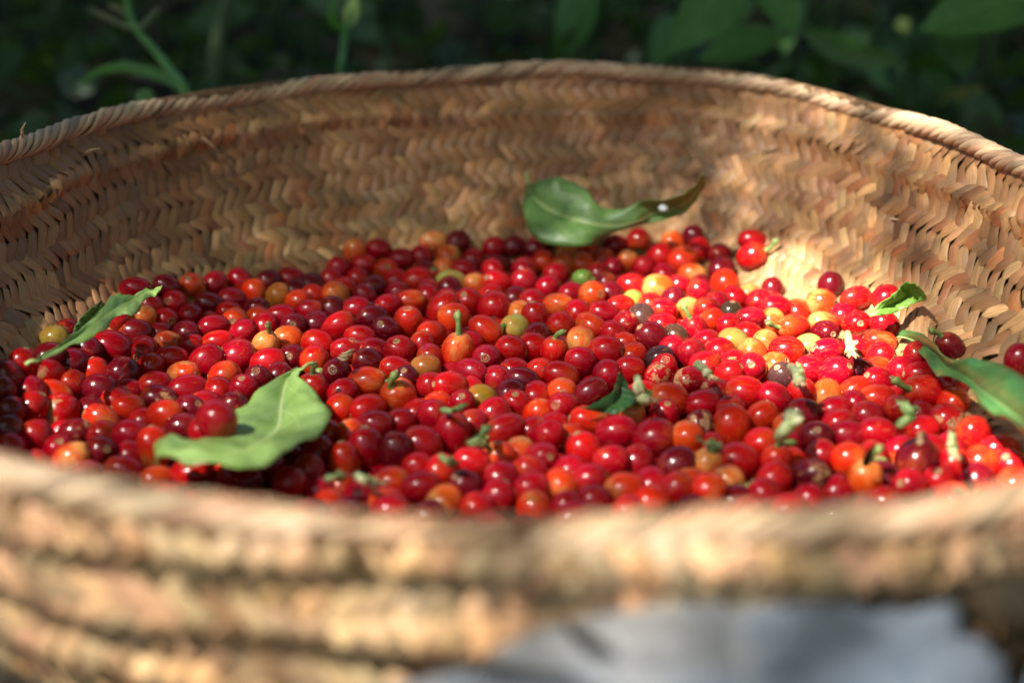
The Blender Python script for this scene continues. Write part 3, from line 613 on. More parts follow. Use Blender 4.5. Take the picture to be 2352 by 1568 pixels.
def leaf_mat(name,c1,c2,vein,rough=.35,trans=.25,nv=8.,back=None):
    m,n,p=newmat(name); a=N(n,'ShaderNodeAttribute',attribute_name='lf'); sp=N(n,'ShaderNodeSeparateXYZ'); n.links.new(a.outputs['Vector'],sp.inputs[0])
    u=sp.outputs[0]; v=mth(n,'ABSOLUTE',sp.outputs[1]); g=N(n,'ShaderNodeTexCoord').outputs['Object']
    x=noise(n,g,90,4,.6); x2=noise(n,g,600,3,.6)
    lat=mth(n,'ABSOLUTE',mth(n,'SUBTRACT',mth(n,'FRACT',mth(n,'SUBTRACT',mth(n,'MULTIPLY',u,nv),mth(n,'MULTIPLY',v,1.5))),.5))
    l=ramp(n,lat,.035,.0); l=mth(n,'MULTIPLY',l,ramp(n,v,.95,.5)); 
    mid=ramp(n,v,.055,.02); vn=mth(n,'MAXIMUM',mth(n,'MULTIPLY',l,.62),mid)
    vo=N(n,'ShaderNodeTexVoronoi',feature='DISTANCE_TO_EDGE'); n.links.new(g,vo.inputs['Vector']); vo.inputs['Scale'].default_value=330
    ret=ramp(n,vo.outputs[0],.08,.0,0,.18)
    c=mixc(n,ramp(n,x,.35,.7),c1,c2); c=mixc(n,ret,c,vein); c=mixc(n,vn,c,vein)
    sp2=noise(n,g,210,2,.5); c=mixc(n,ramp(n,sp2,.80,.84,0,.6),c,(.40,.24,.10))
    if back:
        ge=N(n,'ShaderNodeNewGeometry'); c=mixc(n,ge.outputs['Backfacing'],c,back)
    n.links.new(c,p.inputs['Base Color']); p.inputs['Roughness'].default_value=rough
    h=mth(n,'SUBTRACT',mth(n,'MULTIPLY',x2,.25),vn); bump(n,p,h,.35,.0006)
    tr=N(n,'ShaderNodeBsdfTranslucent'); n.links.new(mixc(n,.5,c,(.35,.60,.03)),tr.inputs[0])
    ms=N(n,'ShaderNodeMixShader'); ms.inputs[0].default_value=trans; out=[q for q in n.nodes if q.type=='OUTPUT_MATERIAL'][0]
    n.links.new(p.outputs[0],ms.inputs[1]); n.links.new(tr.outputs[0],ms.inputs[2]); n.links.new(ms.outputs[0],out.inputs[0]); return m
ML_pale=leaf_mat('leaf_pale',(.25,.40,.09),(.33,.48,.14),(.52,.62,.28),.38,.18)
ML_back=leaf_mat('leaf_mid',(.09,.20,.045),(.15,.27,.075),(.30,.36,.12),.4,.2)
ML_gloss=leaf_mat('leaf_glossy',(.05,.17,.045),(.08,.23,.06),(.20,.34,.12),.30,.15)
ML_dark=leaf_mat('leaf_dark',(.018,.06,.018),(.03,.09,.02),(.06,.12,.03),.35,.05)
ML_yg=leaf_mat('leaf_curled',(.16,.34,.05),(.24,.42,.07),(.4,.55,.15),.4,.35)
ML_bg={'mid':leaf_mat('bg_leaf_mid',(.06,.16,.035),(.09,.21,.05),(.14,.26,.08),.45,.25,6),'dark':leaf_mat('bg_leaf_dark',(.035,.10,.02),(.05,.13,.03),(.08,.15,.04),.5,.25,6),
 'dull':leaf_mat('bg_leaf_dull',(.04,.09,.035),(.06,.12,.05),(.08,.14,.06),.55,.25,6),'yellow':leaf_mat('bg_leaf_yellow',(.14,.14,.02),(.22,.20,.03),(.3,.28,.06),.5,.3,6)}
MSTONE,n_,p_=newmat('blue_grey_stone')
g_=N(n_,'ShaderNodeTexCoord').outputs['Object']; a_=noise(n_,g_,9,4,.6); b_=noise(n_,g_,60,5,.7)
c_=mixc(n_,ramp(n_,a_,.42,.60),(.065,.085,.112),(.15,.147,.142)); c_=mixc(n_,ramp(n_,b_,.3,.75,0,.5),c_,(.16,.18,.21)); n_.links.new(c_,p_.inputs['Base Color']); p_.inputs['Roughness'].default_value=.85; bump(n_,p_,b_,.6,.004)
MG=simple('dark_soil',(.012,.010,.007),(.04,.032,.022),14,.95,.8,.2)
MBARK=simple('bark',(.05,.04,.03),(.13,.11,.085),30,.9,.8)
# ---------------------------------------------------------------- ground
gv=[];gf=[];xs=np.concatenate([np.linspace(-60,-4,8),np.linspace(-3.6,3.6,37),np.linspace(4,60,8)]); ys=np.concatenate([np.linspace(-60,-4,8),np.linspace(-3.5,5,43),np.linspace(6,60,8)])
for y in ys:
    for x in xs:
        r=math.hypot(x,y-.67); gv.append((x,y,-.005+ (0 if r<.5 else .02*math.sin(x*3.1+y*1.7)*math.cos(y*2.3-x)*min(1,(r-.5)))))
for j in range(len(ys)-1):
    for i in range(len(xs)-1): a=j*len(xs)+i; gf.append((a,a+1,a+1+len(xs),a+len(xs)))
tag(obj('ground',mesh('ground',gv,gf,MG)),kind='structure')
# ---------------------------------------------------------------- basket surface
CEN=np.array([0.,.67]); ZR=-.195+ZO; ZF=-.322+ZO; TAU=2*math.pi
RIMA=np.array(RIM+[RIM[0]]); PA=np.arange(len(RIM)+1)*TAU/len(RIM)
NP=145; PH=np.linspace(0,TAU,NP); NS=260; SMAX=.26; SS=np.linspace(0,SMAX,NS)
RHO=np.zeros((NP,NS)); RR=np.interp(PH,PA,RIMA)
RT=np.linspace(1,.02,1200)
for i,ph in enumerate(PH):
    pw=6.5+7*max(0,-math.sin(ph)); x=RT*RR[i]; z=(ZR-ZF)*RT**pw
    s=np.concatenate([[0],np.cumsum(np.hypot(np.diff(x),np.diff(z)))]); RHO[i]=np.interp(SS,s,RT)
def wob(ph): return .0025*np.sin(3*ph+1)+.0018*np.sin(7*ph+.5)+.001*np.sin(17*ph)
BAND=.036
def prof(ph,s):
    fi=(ph%TAU)/TAU*(NP-1); i0=np.clip(fi.astype(int),0,NP-2); u=fi-i0; fs=np.clip(s,0,SMAX*.999)/SMAX*(NS-1); j0=np.clip(fs.astype(int),0,NS-2); v=fs-j0
    rho=(RHO[i0,j0]*(1-u)+RHO[i0+1,j0]*u)*(1-v)+(RHO[i0,j0+1]*(1-u)+RHO[i0+1,j0+1]*u)*v
    r=np.interp(ph%TAU,PA,RIMA); pw=6.5+7*np.maximum(0,-np.sin(ph)); return rho*r, ZF+(ZR-ZF)*rho**pw
def surf(ph,s,h,side):
    """point on the basket: ph azimuth, s distance below the rim, h height above the weave, side +1 inside / -1 outside"""
    ph=np.asarray(ph,float); s=np.asarray(s,float)
    r,z=prof(ph,s); r1,z1=prof(ph,s+.0015); r0,z0=prof(ph,np.maximum(s-.0015,0))
    dr=r1-r0; dz=z1-z0; L=np.hypot(dr,dz)+1e-9; nr=dz/L; nz=-dr/L      # normal: inside and up
    sw=s+wob(ph); q=sw/BAND if side>0 else np.where(sw<.0125,sw/.0125,1+(sw-.0125)/.029); f=q-np.floor(q); amp=np.where(q<1,2.5 if side>0 else 1.3,np.where(q<2,.35 if side>0 else 1.6,.06 if side>0 else 1.4))
    step=np.where(q<.05,.0,(f**2.2-.35))*.0048*amp*(1.-np.exp(-(1-f)*26)) 
    bumpy=.0012*np.sin(9*ph+s*60)+.0009*np.sin(23*ph-s*110)
    d=(h+step+bumpy) if side>0 else -(h+step+.0150+bumpy)
    rr=r+nr*d; zz=z+nz*d
    return np.stack([CEN[0]+rr*np.cos(ph),CEN[1]+rr*np.sin(ph),zz],-1)
CAMP=np.array([0,0,ZO]); TH=R_(22); FW=np.array([0,math.cos(TH),-math.sin(TH)]); UPV=np.array([0,math.sin(TH),math.cos(TH)])
def topx(P):
    q=P-CAMP; d=q@FW; return 1280+3556*q[...,0]/d, 853.5-3556*(q@UPV)/d, d
basket=empty('woven_basket',(0,.67,.03),'large round palm-straw basket with braided rim, filled with red coffee cherries','basket')
basket.location=(0,0,0)
# shell under the weave
sv=[];sf=[];np_,ns_=240,110
for side in (1,-1):
    for i in range(np_):
        ph=np.full(ns_,i/np_*TAU); s=np.linspace(.0 if side>0 else .006,.258,ns_); sv.append(surf(ph,s,-.0034,side))
sv=np.concatenate(sv); M_=np_*ns_
for side in (0,1):
    for i in range(np_):
        for j in range(ns_-1):
            a=side*M_+i*ns_+j; b=side*M_+((i+1)%np_)*ns_+j; sf.append((a,b,b+1,a+1) if side==0 else (a,a+1,b+1,b))
for i in range(np_):
    i2=(i+1)%np_; sf.append((i*ns_,M_+i*ns_,M_+i2*ns_,i2*ns_)); 
sf.append(tuple(i*ns_+ns_-1 for i in range(np_))); sf.append(tuple(M_+i*ns_+ns_-1 for i in range(np_))[::-1])
MSH=simple('basket_core',(.08,.040,.016),(.16,.085,.035),120,.9)
obj('inner_lining',mesh('inner_lining',sv,sf,MSH),basket)
# herringbone floats
NC=204; VS=1.12; RM=.31; W=TAU*RM/(NC*math.sqrt(2)); Q2=math.sqrt(2)
PAL=[(.56,.37,.18),(.48,.29,.13),(.50,.29,.155),(.44,.26,.115),(.40,.29,.155),(.53,.34,.17),(.50,.20,.075),(.36,.17,.07),(.62,.44,.23),(.47,.28,.145)]
rs=np.random.RandomState(3)
stripA=[PAL[k] for k in rs.randint(0,len(PAL),NC+80)]; wA=rs.uniform(.97,1.17,NC+80)
NT,NU=7,4
tt=np.array([-.34,.02,.35,1.,1.65,1.98,2.34]); uu=np.array([-.53,-.43,.43,.53])
htt=np.array([-.0010,-.0001,.00045,.00055,.00045,-.0001,-.0010]); huu=np.array([-.0005,.0,.0,-.0005])
def phnoise(ph,s): return math.sin(5*ph+1.3)*.5+math.sin(11*ph+s*40)*.3+math.sin(2*ph+s*25+2)*.4
floats=[]
def add_floats(side,vmax):
    rows=int(vmax/(4*W*VS/Q2))+1
    for m in range(-1,rows):
        for i in range(NC):
            for fam in (0,1):
                if fam==0: ia=i+2*m; jb=4*m-ia; a0=ia*W; b0=jb*W; sid=jb
                else: jb=i+2*m; ia=4*m+2-jb; a0=ia*W; b0=jb*W; sid=ia+7
                k=sid%(NC+60); wd=wA[k]*W*rs.uniform(.93,1.03)
                ca=rs.uniform(-.25,.25)*W; 
                T,U=np.meshgrid(tt,uu,indexing='ij'); T=T*W+ca*.5; Ux=(U*wd)+.5*W+rs.uniform(-.08,.08)*W+(T/W-1.)*rs.uniform(-.13,.13)*W
                if fam==0: A=a0+T; B=b0+Ux
                else: B=b0+T; A=a0+Ux
                sc=(A-B)/Q2; s=(A+B)/Q2*VS
                sc=sc+.0042*np.sin(s*58+sc*9.0+1)+.0015*np.sin(s*150+sc*20); s=s+.0022*np.sin(sc*TAU/RM/TAU*14+fam*.4)+.0010*np.sin(sc/RM*47+s*80)
                if s.mean()<(.0015 if side>0 else .005) or s.mean()>vmax: continue
                s=np.maximum(s,.0)
                lift=rs.uniform(.75,1.5); tw=rs.uniform(-.0005,.0005)
                H=(htt[:,None]*lift+huu[None,:]+tw*(U*2))
                ph=sc/RM; P=surf(ph,s,H+.0004,side).reshape(-1,3)
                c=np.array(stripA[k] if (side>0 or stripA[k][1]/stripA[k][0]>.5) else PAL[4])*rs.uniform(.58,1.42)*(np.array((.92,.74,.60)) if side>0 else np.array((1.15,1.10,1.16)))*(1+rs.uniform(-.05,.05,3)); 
                phm=float(ph.mean())%TAU; sm=float(s.mean())
                # reddish-brown near the rim, most at the far and left sides
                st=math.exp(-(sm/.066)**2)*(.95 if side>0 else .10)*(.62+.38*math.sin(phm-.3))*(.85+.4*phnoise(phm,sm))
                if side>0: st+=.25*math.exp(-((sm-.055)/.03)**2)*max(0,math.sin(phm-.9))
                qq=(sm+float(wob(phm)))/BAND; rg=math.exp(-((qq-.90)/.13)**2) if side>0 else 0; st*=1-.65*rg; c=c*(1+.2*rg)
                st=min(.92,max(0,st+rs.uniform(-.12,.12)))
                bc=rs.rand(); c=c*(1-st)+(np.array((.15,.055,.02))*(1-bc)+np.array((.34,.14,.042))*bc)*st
                fib=np.stack([T+rs.uniform(0,9),Ux,np.full_like(T,rs.uniform(0,9))],-1).reshape(-1,3)
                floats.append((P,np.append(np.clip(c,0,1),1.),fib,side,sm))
add_floats(1,.245); add_floats(-1,.150)
FQ=[(a*NU+b,(a+1)*NU+b,(a+1)*NU+b+1,a*NU+b+1) for a in range(NT-1) for b in range(NU-1)]
FQi=[q[::-1] for q in FQ]
cen=np.array([f[0].mean(0) for f in floats]); X,Y,D=topx(cen)
ext=np.array([max(np.ptp(topx(f[0])[0]),np.ptp(topx(f[0])[1])) for f in floats])
def pick(sel,k): idx=np.where(sel)[0]; return set(idx[np.argsort(-ext[idx])][:k].tolist())
inside=np.array([f[3]>0 for f in floats]); infr=(X>0)&(X<2560)&(Y>0)&(Y<1707)
chosen=pick(inside&infr&(Y<820)&(cen[:,1]>.6)&~((X>500)&(X<2150)&(Y>560)),220)|pick(~inside&infr&(cen[:,1]<.55),80)
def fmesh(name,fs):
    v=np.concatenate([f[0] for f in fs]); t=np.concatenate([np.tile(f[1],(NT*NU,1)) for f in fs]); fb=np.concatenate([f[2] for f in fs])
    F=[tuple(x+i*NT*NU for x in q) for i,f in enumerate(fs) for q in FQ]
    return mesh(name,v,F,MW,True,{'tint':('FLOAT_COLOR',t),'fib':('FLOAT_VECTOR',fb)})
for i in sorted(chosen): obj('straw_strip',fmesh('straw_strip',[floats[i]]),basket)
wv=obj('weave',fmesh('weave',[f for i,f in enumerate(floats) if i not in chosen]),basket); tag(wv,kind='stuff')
# braided rim: slanted wraps over a roll
NW=236
for k in range(NW):
    p0=k/NW*TAU+rs.uniform(-.0015,.0015); c=np.array(PAL[rs.randint(0,len(PAL))])*rs.uniform(.8,1.15); c=(c*.65+np.array((.66,.50,.36))*.35)*(.92 if math.sin(p0)<0 else 1)
    if rs.rand()<.12: c=c*.45
    wdt=TAU/NW*rs.uniform(1.0,1.25); V=[];fb=[]
    rad0=.0052*rs.uniform(.88,1.15)
    for a in np.linspace(-.42*math.pi,1.42*math.pi,11):
        for uix,u in enumerate((-.5,-.25,.0,.25,.5)):
            ph=p0+u*wdt+ (a-math.pi/2)*.026
            lay=(.0005 if abs(u)<.4 else -.0007)+u*.0012
            r=np.interp(ph%TAU,PA,RIMA)+.0022; z=ZR-.0035-.0018*max(0,math.sin(ph))+.0016*math.sin(5*ph)+.001*math.sin(13*ph+1)
            rr=r+math.cos(a)*(rad0*1.15+lay); zz=z+math.sin(a)*(rad0+lay)
            V.append((rr*math.cos(ph),CEN[1]+rr*math.sin(ph),zz)); fb.append((a*.006+k*.7,u*.008,k*.31))
    F=[(a*5+b,(a+1)*5+b,(a+1)*5+b+1,a*5+b+1) for a in range(10) for b in range(4)]
    obj('rim_wrap',mesh('rim_wrap',V,F,MW,True,{'tint':('FLOAT_COLOR',np.tile(np.append(c,1),(55,1))),'fib':('FLOAT_VECTOR',fb)}),basket)
cv=[];cf=[]
for k in range(180):
    ph=k/180*TAU; r=np.interp(ph,PA,RIMA)+.0022
    for j in range(8):
        a=j/8*TAU; cv.append(((r+.0044*math.cos(a))*math.cos(ph),CEN[1]+(r+.0044*math.cos(a))*math.sin(ph),ZR-.0035+.0040*math.sin(a)))
for k in range(180):
    for j in range(8): cf.append((k*8+j,((k+1)%180)*8+j,((k+1)%180)*8+(j+1)%8,k*8+(j+1)%8))
obj('rim_core',mesh('rim_core',cv,cf,MSH),basket)
# loose straw ends
for k,(ph,s,an) in enumerate([(2.62,.02,.5),(2.3,.03,-.8),(1.0,.05,.4),(.75,.03,1.2),(2.75,.0,1.3),(.55,.06,-.3)]):
    p=surf(np.array([ph]),np.array([s]),np.array([.003]),1)[0]; q=p+np.array([.014*math.cos(an),-.003,.012*math.sin(an)])
    obj('straw_end',mesh('straw_end',*tube([p,(p+q)/2+np.array([0,-.003,.002]),q],[.0009,.0008,.0003],5),MTAN),basket)
# ---------------------------------------------------------------- coffee cherries
def cherry_mesh(name,seg,rings,seed,mat):
    r=random.Random(seed); v=[];f=[]
    fl=r.uniform(-.05,.05); lob=r.uniform(.0,.035); kx=r.uniform(-.05,.05)
    for i in range(rings+1):
        t=math.pi*i/rings
        for j in range(seg):
            a=TAU*j/seg; z=math.cos(t); rad=math.sin(t)**.92
            rad*=1+lob*math.cos(2*a)+.02*math.cos(3*a+seed)+fl*z
            dz=-.10*math.exp(-(rad/.17)**2) if z>0 else .14*math.exp(-(rad/.2)**2)
            v.append((rad*math.cos(a)*(1+kx*z),rad*math.sin(a),z*(1-.03*lob)+dz))
    for i in range(rings):
        for j in range(seg):
            j2=(j+1)%seg; f.append((i*seg+j,(i+1)*seg+j,(i+1)*seg+j2,i*seg+j2))
    return v,f
CV=[cherry_mesh('s',22,15,k,MC) for k in range(5)]
SK=[];SKB=[]
for v,f in CV:
    SK.append(mesh('skin',v,f,MC,True,{'loc':('FLOAT_VECTOR',v)})); SKB.append(mesh('skin',v,f,MCB,True,{'loc':('FLOAT_VECTOR',v)}))
def scar_mesh(seed,open_=False):
    r=random.Random(seed); seg=14; prof_=[(.0,.865),(.035,.868),(.06,.93),(.085,.945),(.11,.93),(.135,.935),(.17,.965),(.20,.965),(.235,.94)]
    if open_: prof_=[(a*1.35,b-.02) for a,b in prof_]
    v=[];f=[]
    for (rad,z) in prof_:
        for j in range(seg):
            a=TAU*j/seg; k=1+r.uniform(-.07,.07); v.append((rad*k*math.cos(a),rad*k*math.sin(a),z+r.uniform(-.006,.006)+.022))
    for i in range(len(prof_)-1):
        for j in range(seg): j2=(j+1)%seg; f.append((i*seg+j,(i+1)*seg+j,(i+1)*seg+j2,i*seg+j2))
    return mesh('end_scar',v,[q[::-1] for q in f],MSC)
SCM=[scar_mesh(1),scar_mesh(2),scar_mesh(3,True)]
def stalk_mesh(seed):
    r=random.Random(seed); bx,by=r.uniform(-.5,.5),r.uniform(-.5,.5); L=r.uniform(.55,.95)
    p=spline([(0,0,-.8),(0,0,-1.0),(bx*.3,by*.3,-1-L*.5),(bx,by,-1-L)],9); rr=[.28,.24,.19,.175,.165,.17,.19,.24,.17]
    rr=[q*r.uniform(.9,1.15) for q in rr]; v,f=tube(p,rr,8)
    tip=merge([(tube([p[-1]+np.array([math.cos(a)*.03,math.sin(a)*.03,.05]),p[-1]+np.array([math.cos(a)*.11,math.sin(a)*.11,-.14])],[.10,.02],5)) for a in (0,1.5,3,4.4)])
    return mesh('stalk',v,f,MST),mesh('stalk_tip',tip[0],tip[1],MSTIP)
STM=[stalk_mesh(k) for k in range(5)]
CC=dict(c=((.33,.0014,.010),.08),d=((.13,.0016,.008),.02),r=((.42,.0030,.007),.18),o=((.52,.012,.005),.50),g=((.62,.050,.007),.85),y=((.62,.06,.010),.88),yo=((.58,.025,.008),.92),
 yb=((.30,.15,.02),.5),yn=((.38,.36,.08),.6),n=((.20,.34,.04),.0),b=((.055,.022,.018),.0))
placed=[]
def quat(v): return Vector(v).to_track_quat('Z','Y')
def colour(code,r):
    (a,b,c),e=CC[code]; k=r.uniform(.8,1.2); g=r.uniform(.7,1.4); return (min(1,a*k),b*g,c*r.uniform(.7,1.3),max(0,e+r.uniform(-.12,.18)))
cr=random.Random(21)
def dims(rad,ratio,code): 
    b=rad*1.13/ratio**.38; a=b*ratio
    return (b,b*cr.uniform(.93,1.02),a)
for line in CHERRIES.strip().split('\n'):
    q=line.split(' ',10); x,y,z,rad,vx,vy,vz,ra=[int(t) for t in q[:8]]; code,fl,label=q[8],q[9],q[10]
    p=Vector((x,y,z))*1e-4; rad*=1e-5
    if code=='n': rad*=.82
    e=empty('coffee_cherry',p,label,'coffee cherry','coffee cherries heaped in the basket')
    e.rotation_mode='QUATERNION'; e.rotation_quaternion=quat((vx,vy,vz))@Vector((0,0,1)).rotation_difference(Vector((0,0,1))) ; e.scale=dims(rad,ra/100,code)
    k=cr.randrange(5); s=obj('skin',(SKB if ('T' in fl or cr.random()<.04) else SK)[k],e); s.color=colour(code,cr); s.rotation_euler=(0,0,cr.uniform(0,6.28))
    sc=obj('end_scar',SCM[2 if ('S' in fl and cr.random()<.3) else cr.randrange(2)],e); sc.rotation_euler=(0,0,cr.uniform(0,6.28))
    if 'K' in fl:
        a,b=STM[cr.randrange(5)]; st=obj('stalk',a,e); st.rotation_euler=(0,0,cr.uniform(0,6.28)); t=obj('dry_tip',b,st)
    placed.append((p.x,p.y,p.z,rad))
# smaller and buried cherries: one mass
small=[]
for line in SMALL.strip().split('\n'):
    q=line.split(' '); x,y,z,rad,vx,vy,vz,ra=[int(t) for t in q[:8]]; p=Vector((x,y,z))*1e-4; rad*=1e-5
    small.append((p,rad,(vx,vy,vz),ra/100,q[8])); placed.append((p.x,p.y,p.z,rad))
PT=np.array(placed); fill=[]
fr=np.random.RandomState(9)
def floor_z(x,y):
    dx,dy=x-CEN[0],y-CEN[1]; r=math.hypot(dx,dy); ph=math.atan2(dy,dx)%TAU; rho=r/np.interp(ph,PA,RIMA); return ZF+(ZR-ZF)*min(rho,1.2)**(6.5+7*max(0,-dy/(r+1e-9)))
top0=PT.copy(); filled=[]
def near_top(x,y):
    d=np.hypot(top0[:,0]-x,top0[:,1]-y); k=d<.0165
    return (k.sum() if (d<.03).sum()>=5 else (-1 if k.any() else 0)), (top0[k,2].min() if k.any() else 0), (top0[k,2].mean() if k.any() else 0)
for layer in range(3):
    for gx in np.arange(-.30,.34,.0132):
        for gy in np.arange(.35,1.0,.0132):
            x=gx+fr.uniform(-.0035,.0035)+(.0066 if layer%2 else 0); y=gy+fr.uniform(-.0035,.0035)
            r=math.hypot(x,y-CEN[1]); 
            if r/np.interp(math.atan2(y-CEN[1],x)%TAU,PA,RIMA)>.95: continue
            nt_,zmin,zm=near_top(x,y)
            if nt_<0: continue
            if not nt_:
                # continue the heap outside the photograph (left, right, and behind the near rim)
                px,py,d=topx(np.array([x,y,-.3+ZO]))
                dd=np.hypot(top0[:,0]-x,top0[:,1]-y)<.055; hole=False
                if dd.sum()>=6:
                    an=np.sort(np.arctan2(top0[dd,1]-y,top0[dd,0]-x)); gap=np.diff(np.append(an,an[0]+TAU)).max(); hole=gap<2.4
                if not(hole or px<-20 or (px>2580 and py>1120) or py>1200): continue
                zm=(-.299 if hole else -.297)+ZO
            z=zm-.0105-.0118*layer+fr.uniform(-.002,.002) if nt_ else zm-.0118*layer
            rad=.0073*fr.uniform(.92,1.05); fz=floor_z(x,y)
            if z<fz+rad*.9:
                if z<fz-.004 : continue
                z=fz+rad*.92
                if nt_ and z>zm-.002: continue
            P0=np.array([x,y,z]); 
            for _ in range(6):
                dd=P0-PT[:,:3]; L=np.sqrt((dd**2).sum(1)); o=(rad+PT[:,3])*.93-L; i=o.argmax()
                if o[i]<=0: break
                v=dd[i]/max(L[i],1e-6); v[2]-=.35; P0=P0+v*o[i]*1.05
            dd=P0-PT[:,:3]; L=np.sqrt((dd**2).sum(1)); o=((rad+PT[:,3])*.84-L).max()
            if o>0 or P0[2]<floor_z(P0[0],P0[1])+rad*.7: continue
            PT=np.vstack([PT,[*P0,rad]]); v=fr.normal(size=3)
            code=fr.choice(list('cccccdddrrrr')); small.append((Vector(P0),rad,tuple(v),fr.uniform(1.05,1.25),code))
LV_,LF_=cherry_mesh('m',14,10,3,None); LV_=np.array(LV_); V=[];T=[];L2=[];F=[]
for k,(p,rad,v,ra,code) in enumerate(small):
    M=quat(v).to_matrix(); d=np.array(dims(rad,ra,code)); A=np.array(M)
    V.append((LV_*d)@A.T+np.array(p)); T.append(np.tile(colour(code,cr),(len(LV_),1))); L2.append(LV_)
    F+=[tuple(i+k*len(LV_) for i in q) for q in LF_]
tag(obj('coffee_cherries',mesh('coffee_cherries',np.concatenate(V),F,MCS,True,{'tint':('FLOAT_COLOR',np.concatenate(T)),'loc':('FLOAT_VECTOR',np.concatenate(L2))})),
 'remaining small, half-hidden and buried coffee cherries of the heap','coffee cherries',None,'stuff')
print('small',len(small))
# ---------------------------------------------------------------- loose stalk bits on the heap
for path,rad,kind,label in FRAG:
    mat={'green':MSTW,'pale':MSP,'tan':MTAN}[kind]; o=Vector(path[0]); P=spline([Vector(p)-o for p in path],9)
    if kind=='tan':
        e=empty('dry_husk',o,label,'dry husk')
        for k in range(3):
            j=np.array([0,.0015*(k-1),.0012*k]); v,f=tube(P[k:k+7]+j,[rad*.3]+[rad*cr.uniform(.5,1.1) for _ in range(5)]+[rad*.2],5)
            obj('shred',mesh('shred',v,f,mat),e)
        continue
    e=empty('stalk_fragment',o,label,'stalk fragment')
    rr=[rad*cr.uniform(.8,1.2) for _ in P]; rr[0]*=.9; rr[-1]*=1.5; rr[-2]*=1.2
    obj('stem',mesh('stem',*tube(P,rr,8),mat),e)
    m=P[5]; d=Vector((cr.uniform(-1,1),cr.uniform(-1,.2),cr.uniform(.3,1))).normalized()*rad*3.2
    obj('node',mesh('node',*tube([Vector(m),Vector(m)+d*.6,Vector(m)+d],[rad*.9,rad*.8,rad*.4],7),mat),e)
    t=Vector(P[-1]); dr=(Vector(P[-1])-Vector(P[-3])).normalized()
    obj('bud_scales',mesh('bud_scales',*merge([tube([t,t+(dr+Vector((math.cos(a),math.sin(a)*.6,.4))*.7)*rad*2.2],[rad*.8,rad*.12],5) for a in (0,1.3,2.6,3.9,5.1)]),MTAN if kind=='pale' else mat),e)
# ---------------------------------------------------------------- leaves lying in the basket
def leaf(rows,label,mat,name='coffee_leaf',nu=44,wave=.0012,seed=0,petiole=None,midr=.0006,cat='leaf'):
    R=np.array(rows,float)*1e-4; L=spline(R[:,0:3],nu); M=spline(R[:,3:6],nu); Q=spline(R[:,6:9],nu)
    o=M[0].copy(); e=empty(name,o,label,cat); V=[];A=[]; r=random.Random(seed); ph=[r.uniform(0,6) for _ in range(4)]
    vs=np.linspace(-1,1,15)
    for i in range(nu):
        u=i/(nu-1)
        a=M[i]-L[i]; b=Q[i]-M[i]; tg=M[min(i+1,nu-1)]-M[max(i-1,0)]
        n=np.cross(b+a,tg); n/= (np.linalg.norm(n)+1e-9)
        if n[2]<0: n=-n
        for v in vs:
            edge=abs(v)**2; k=u*(1-u)*4
            base=M[i]+(-v)*(L[i]-M[i]) if v<0 else M[i]+v*(Q[i]-M[i])
            arch=(1-abs(v))*abs(v)*4*.12*np.linalg.norm((L[i] if v<0 else Q[i])-M[i])
            wv=wave*edge*math.sin(u*34+ph[0]+(2 if v>0 else 0))*min(1,k*2)+wave*.6*edge*math.sin(u*71+ph[1]+v)
            rib=.0004*math.sin((u*8-abs(v)*1.5)*TAU)*min(1,k*1.5)*(abs(v)>.08)
            V.append(base+n*(arch+wv+rib)-o); A.append((u,v,0))
    W_=len(vs); F=[(i*W_+j,(i+1)*W_+j,(i+1)*W_+j+1,i*W_+j+1) for i in range(nu-1) for j in range(W_-1)]
    bl=obj('blade',mesh('blade',V,F,mat,True,{'lf':('FLOAT_VECTOR',A)}),e)
    md=bl.modifiers.new('thickness','SOLIDIFY'); md.thickness=.00028; md.offset=0
    obj('midrib',mesh('midrib',*tube((M-o)[:-2]-np.array([0,0,.0002]),[midr*(1-.7*i/nu) for i in range(nu-2)],6),MRIB),e)
    if petiole is not None:
        d=np.array(petiole); obj('petiole',mesh('petiole',*tube(spline([(0,0,0),d*.5+np.array([0,0,.001]),d],6),[midr*1.6,midr*1.5,midr*1.5,midr*1.6,midr*1.8,midr*2],7),MRIB),e)
    return e
MRIB=simple('leaf_rib',(.28,.38,.12),(.38,.46,.18),150,.5)
leaf(LV['front'],'large pale green wavy leaf lying on the cherries at front left',ML_pale,seed=1,petiole=(.005,.004,.001))
leaf(LV['left'],'narrow pale green leaf propped on the cherries by the left basket wall',ML_pale,seed=2,wave=.0008,petiole=(-.004,-.002,-.001))
leaf(LV['hidden'],'dull green leaf half hidden behind the narrow leaf at the left wall',ML_back,seed=3,wave=.0006)
leaf(LV['back'],'broad green leaf with upturned tip, lying at the back edge of the heap',ML_back,seed=4,wave=.0010,petiole=(-.001,.002,.010))
leaf(LV['curled'],'small curled yellow-green leaf standing at the right edge of the heap',ML_yg,seed=5,wave=.0006,petiole=(.007,.001,.002),midr=.0005)
leaf(LV['glossy'],'long dark glossy wavy leaf at the right, running out of the basket edge',ML_gloss,seed=6,wave=.0010,midr=.0005)
leaf(LV['buried'],'dark green leaf half buried among the cherries at centre',ML_dark,seed=7,wave=.0003,nu=26,midr=.0003)
leaf(LV['bract'],'tiny pointed green bract standing on an orange cherry at lower right',ML_dark,name='leaf_bract',seed=8,wave=.0001,nu=16,midr=.0003)
md_,nd_,pd_=newmat('water'); pd_.inputs['Base Color'].default_value=(.85,.92,.95,1); pd_.inputs['Roughness'].default_value=.06; pd_.inputs['Transmission Weight'].default_value=.6; pd_.inputs['IOR'].default_value=1.33
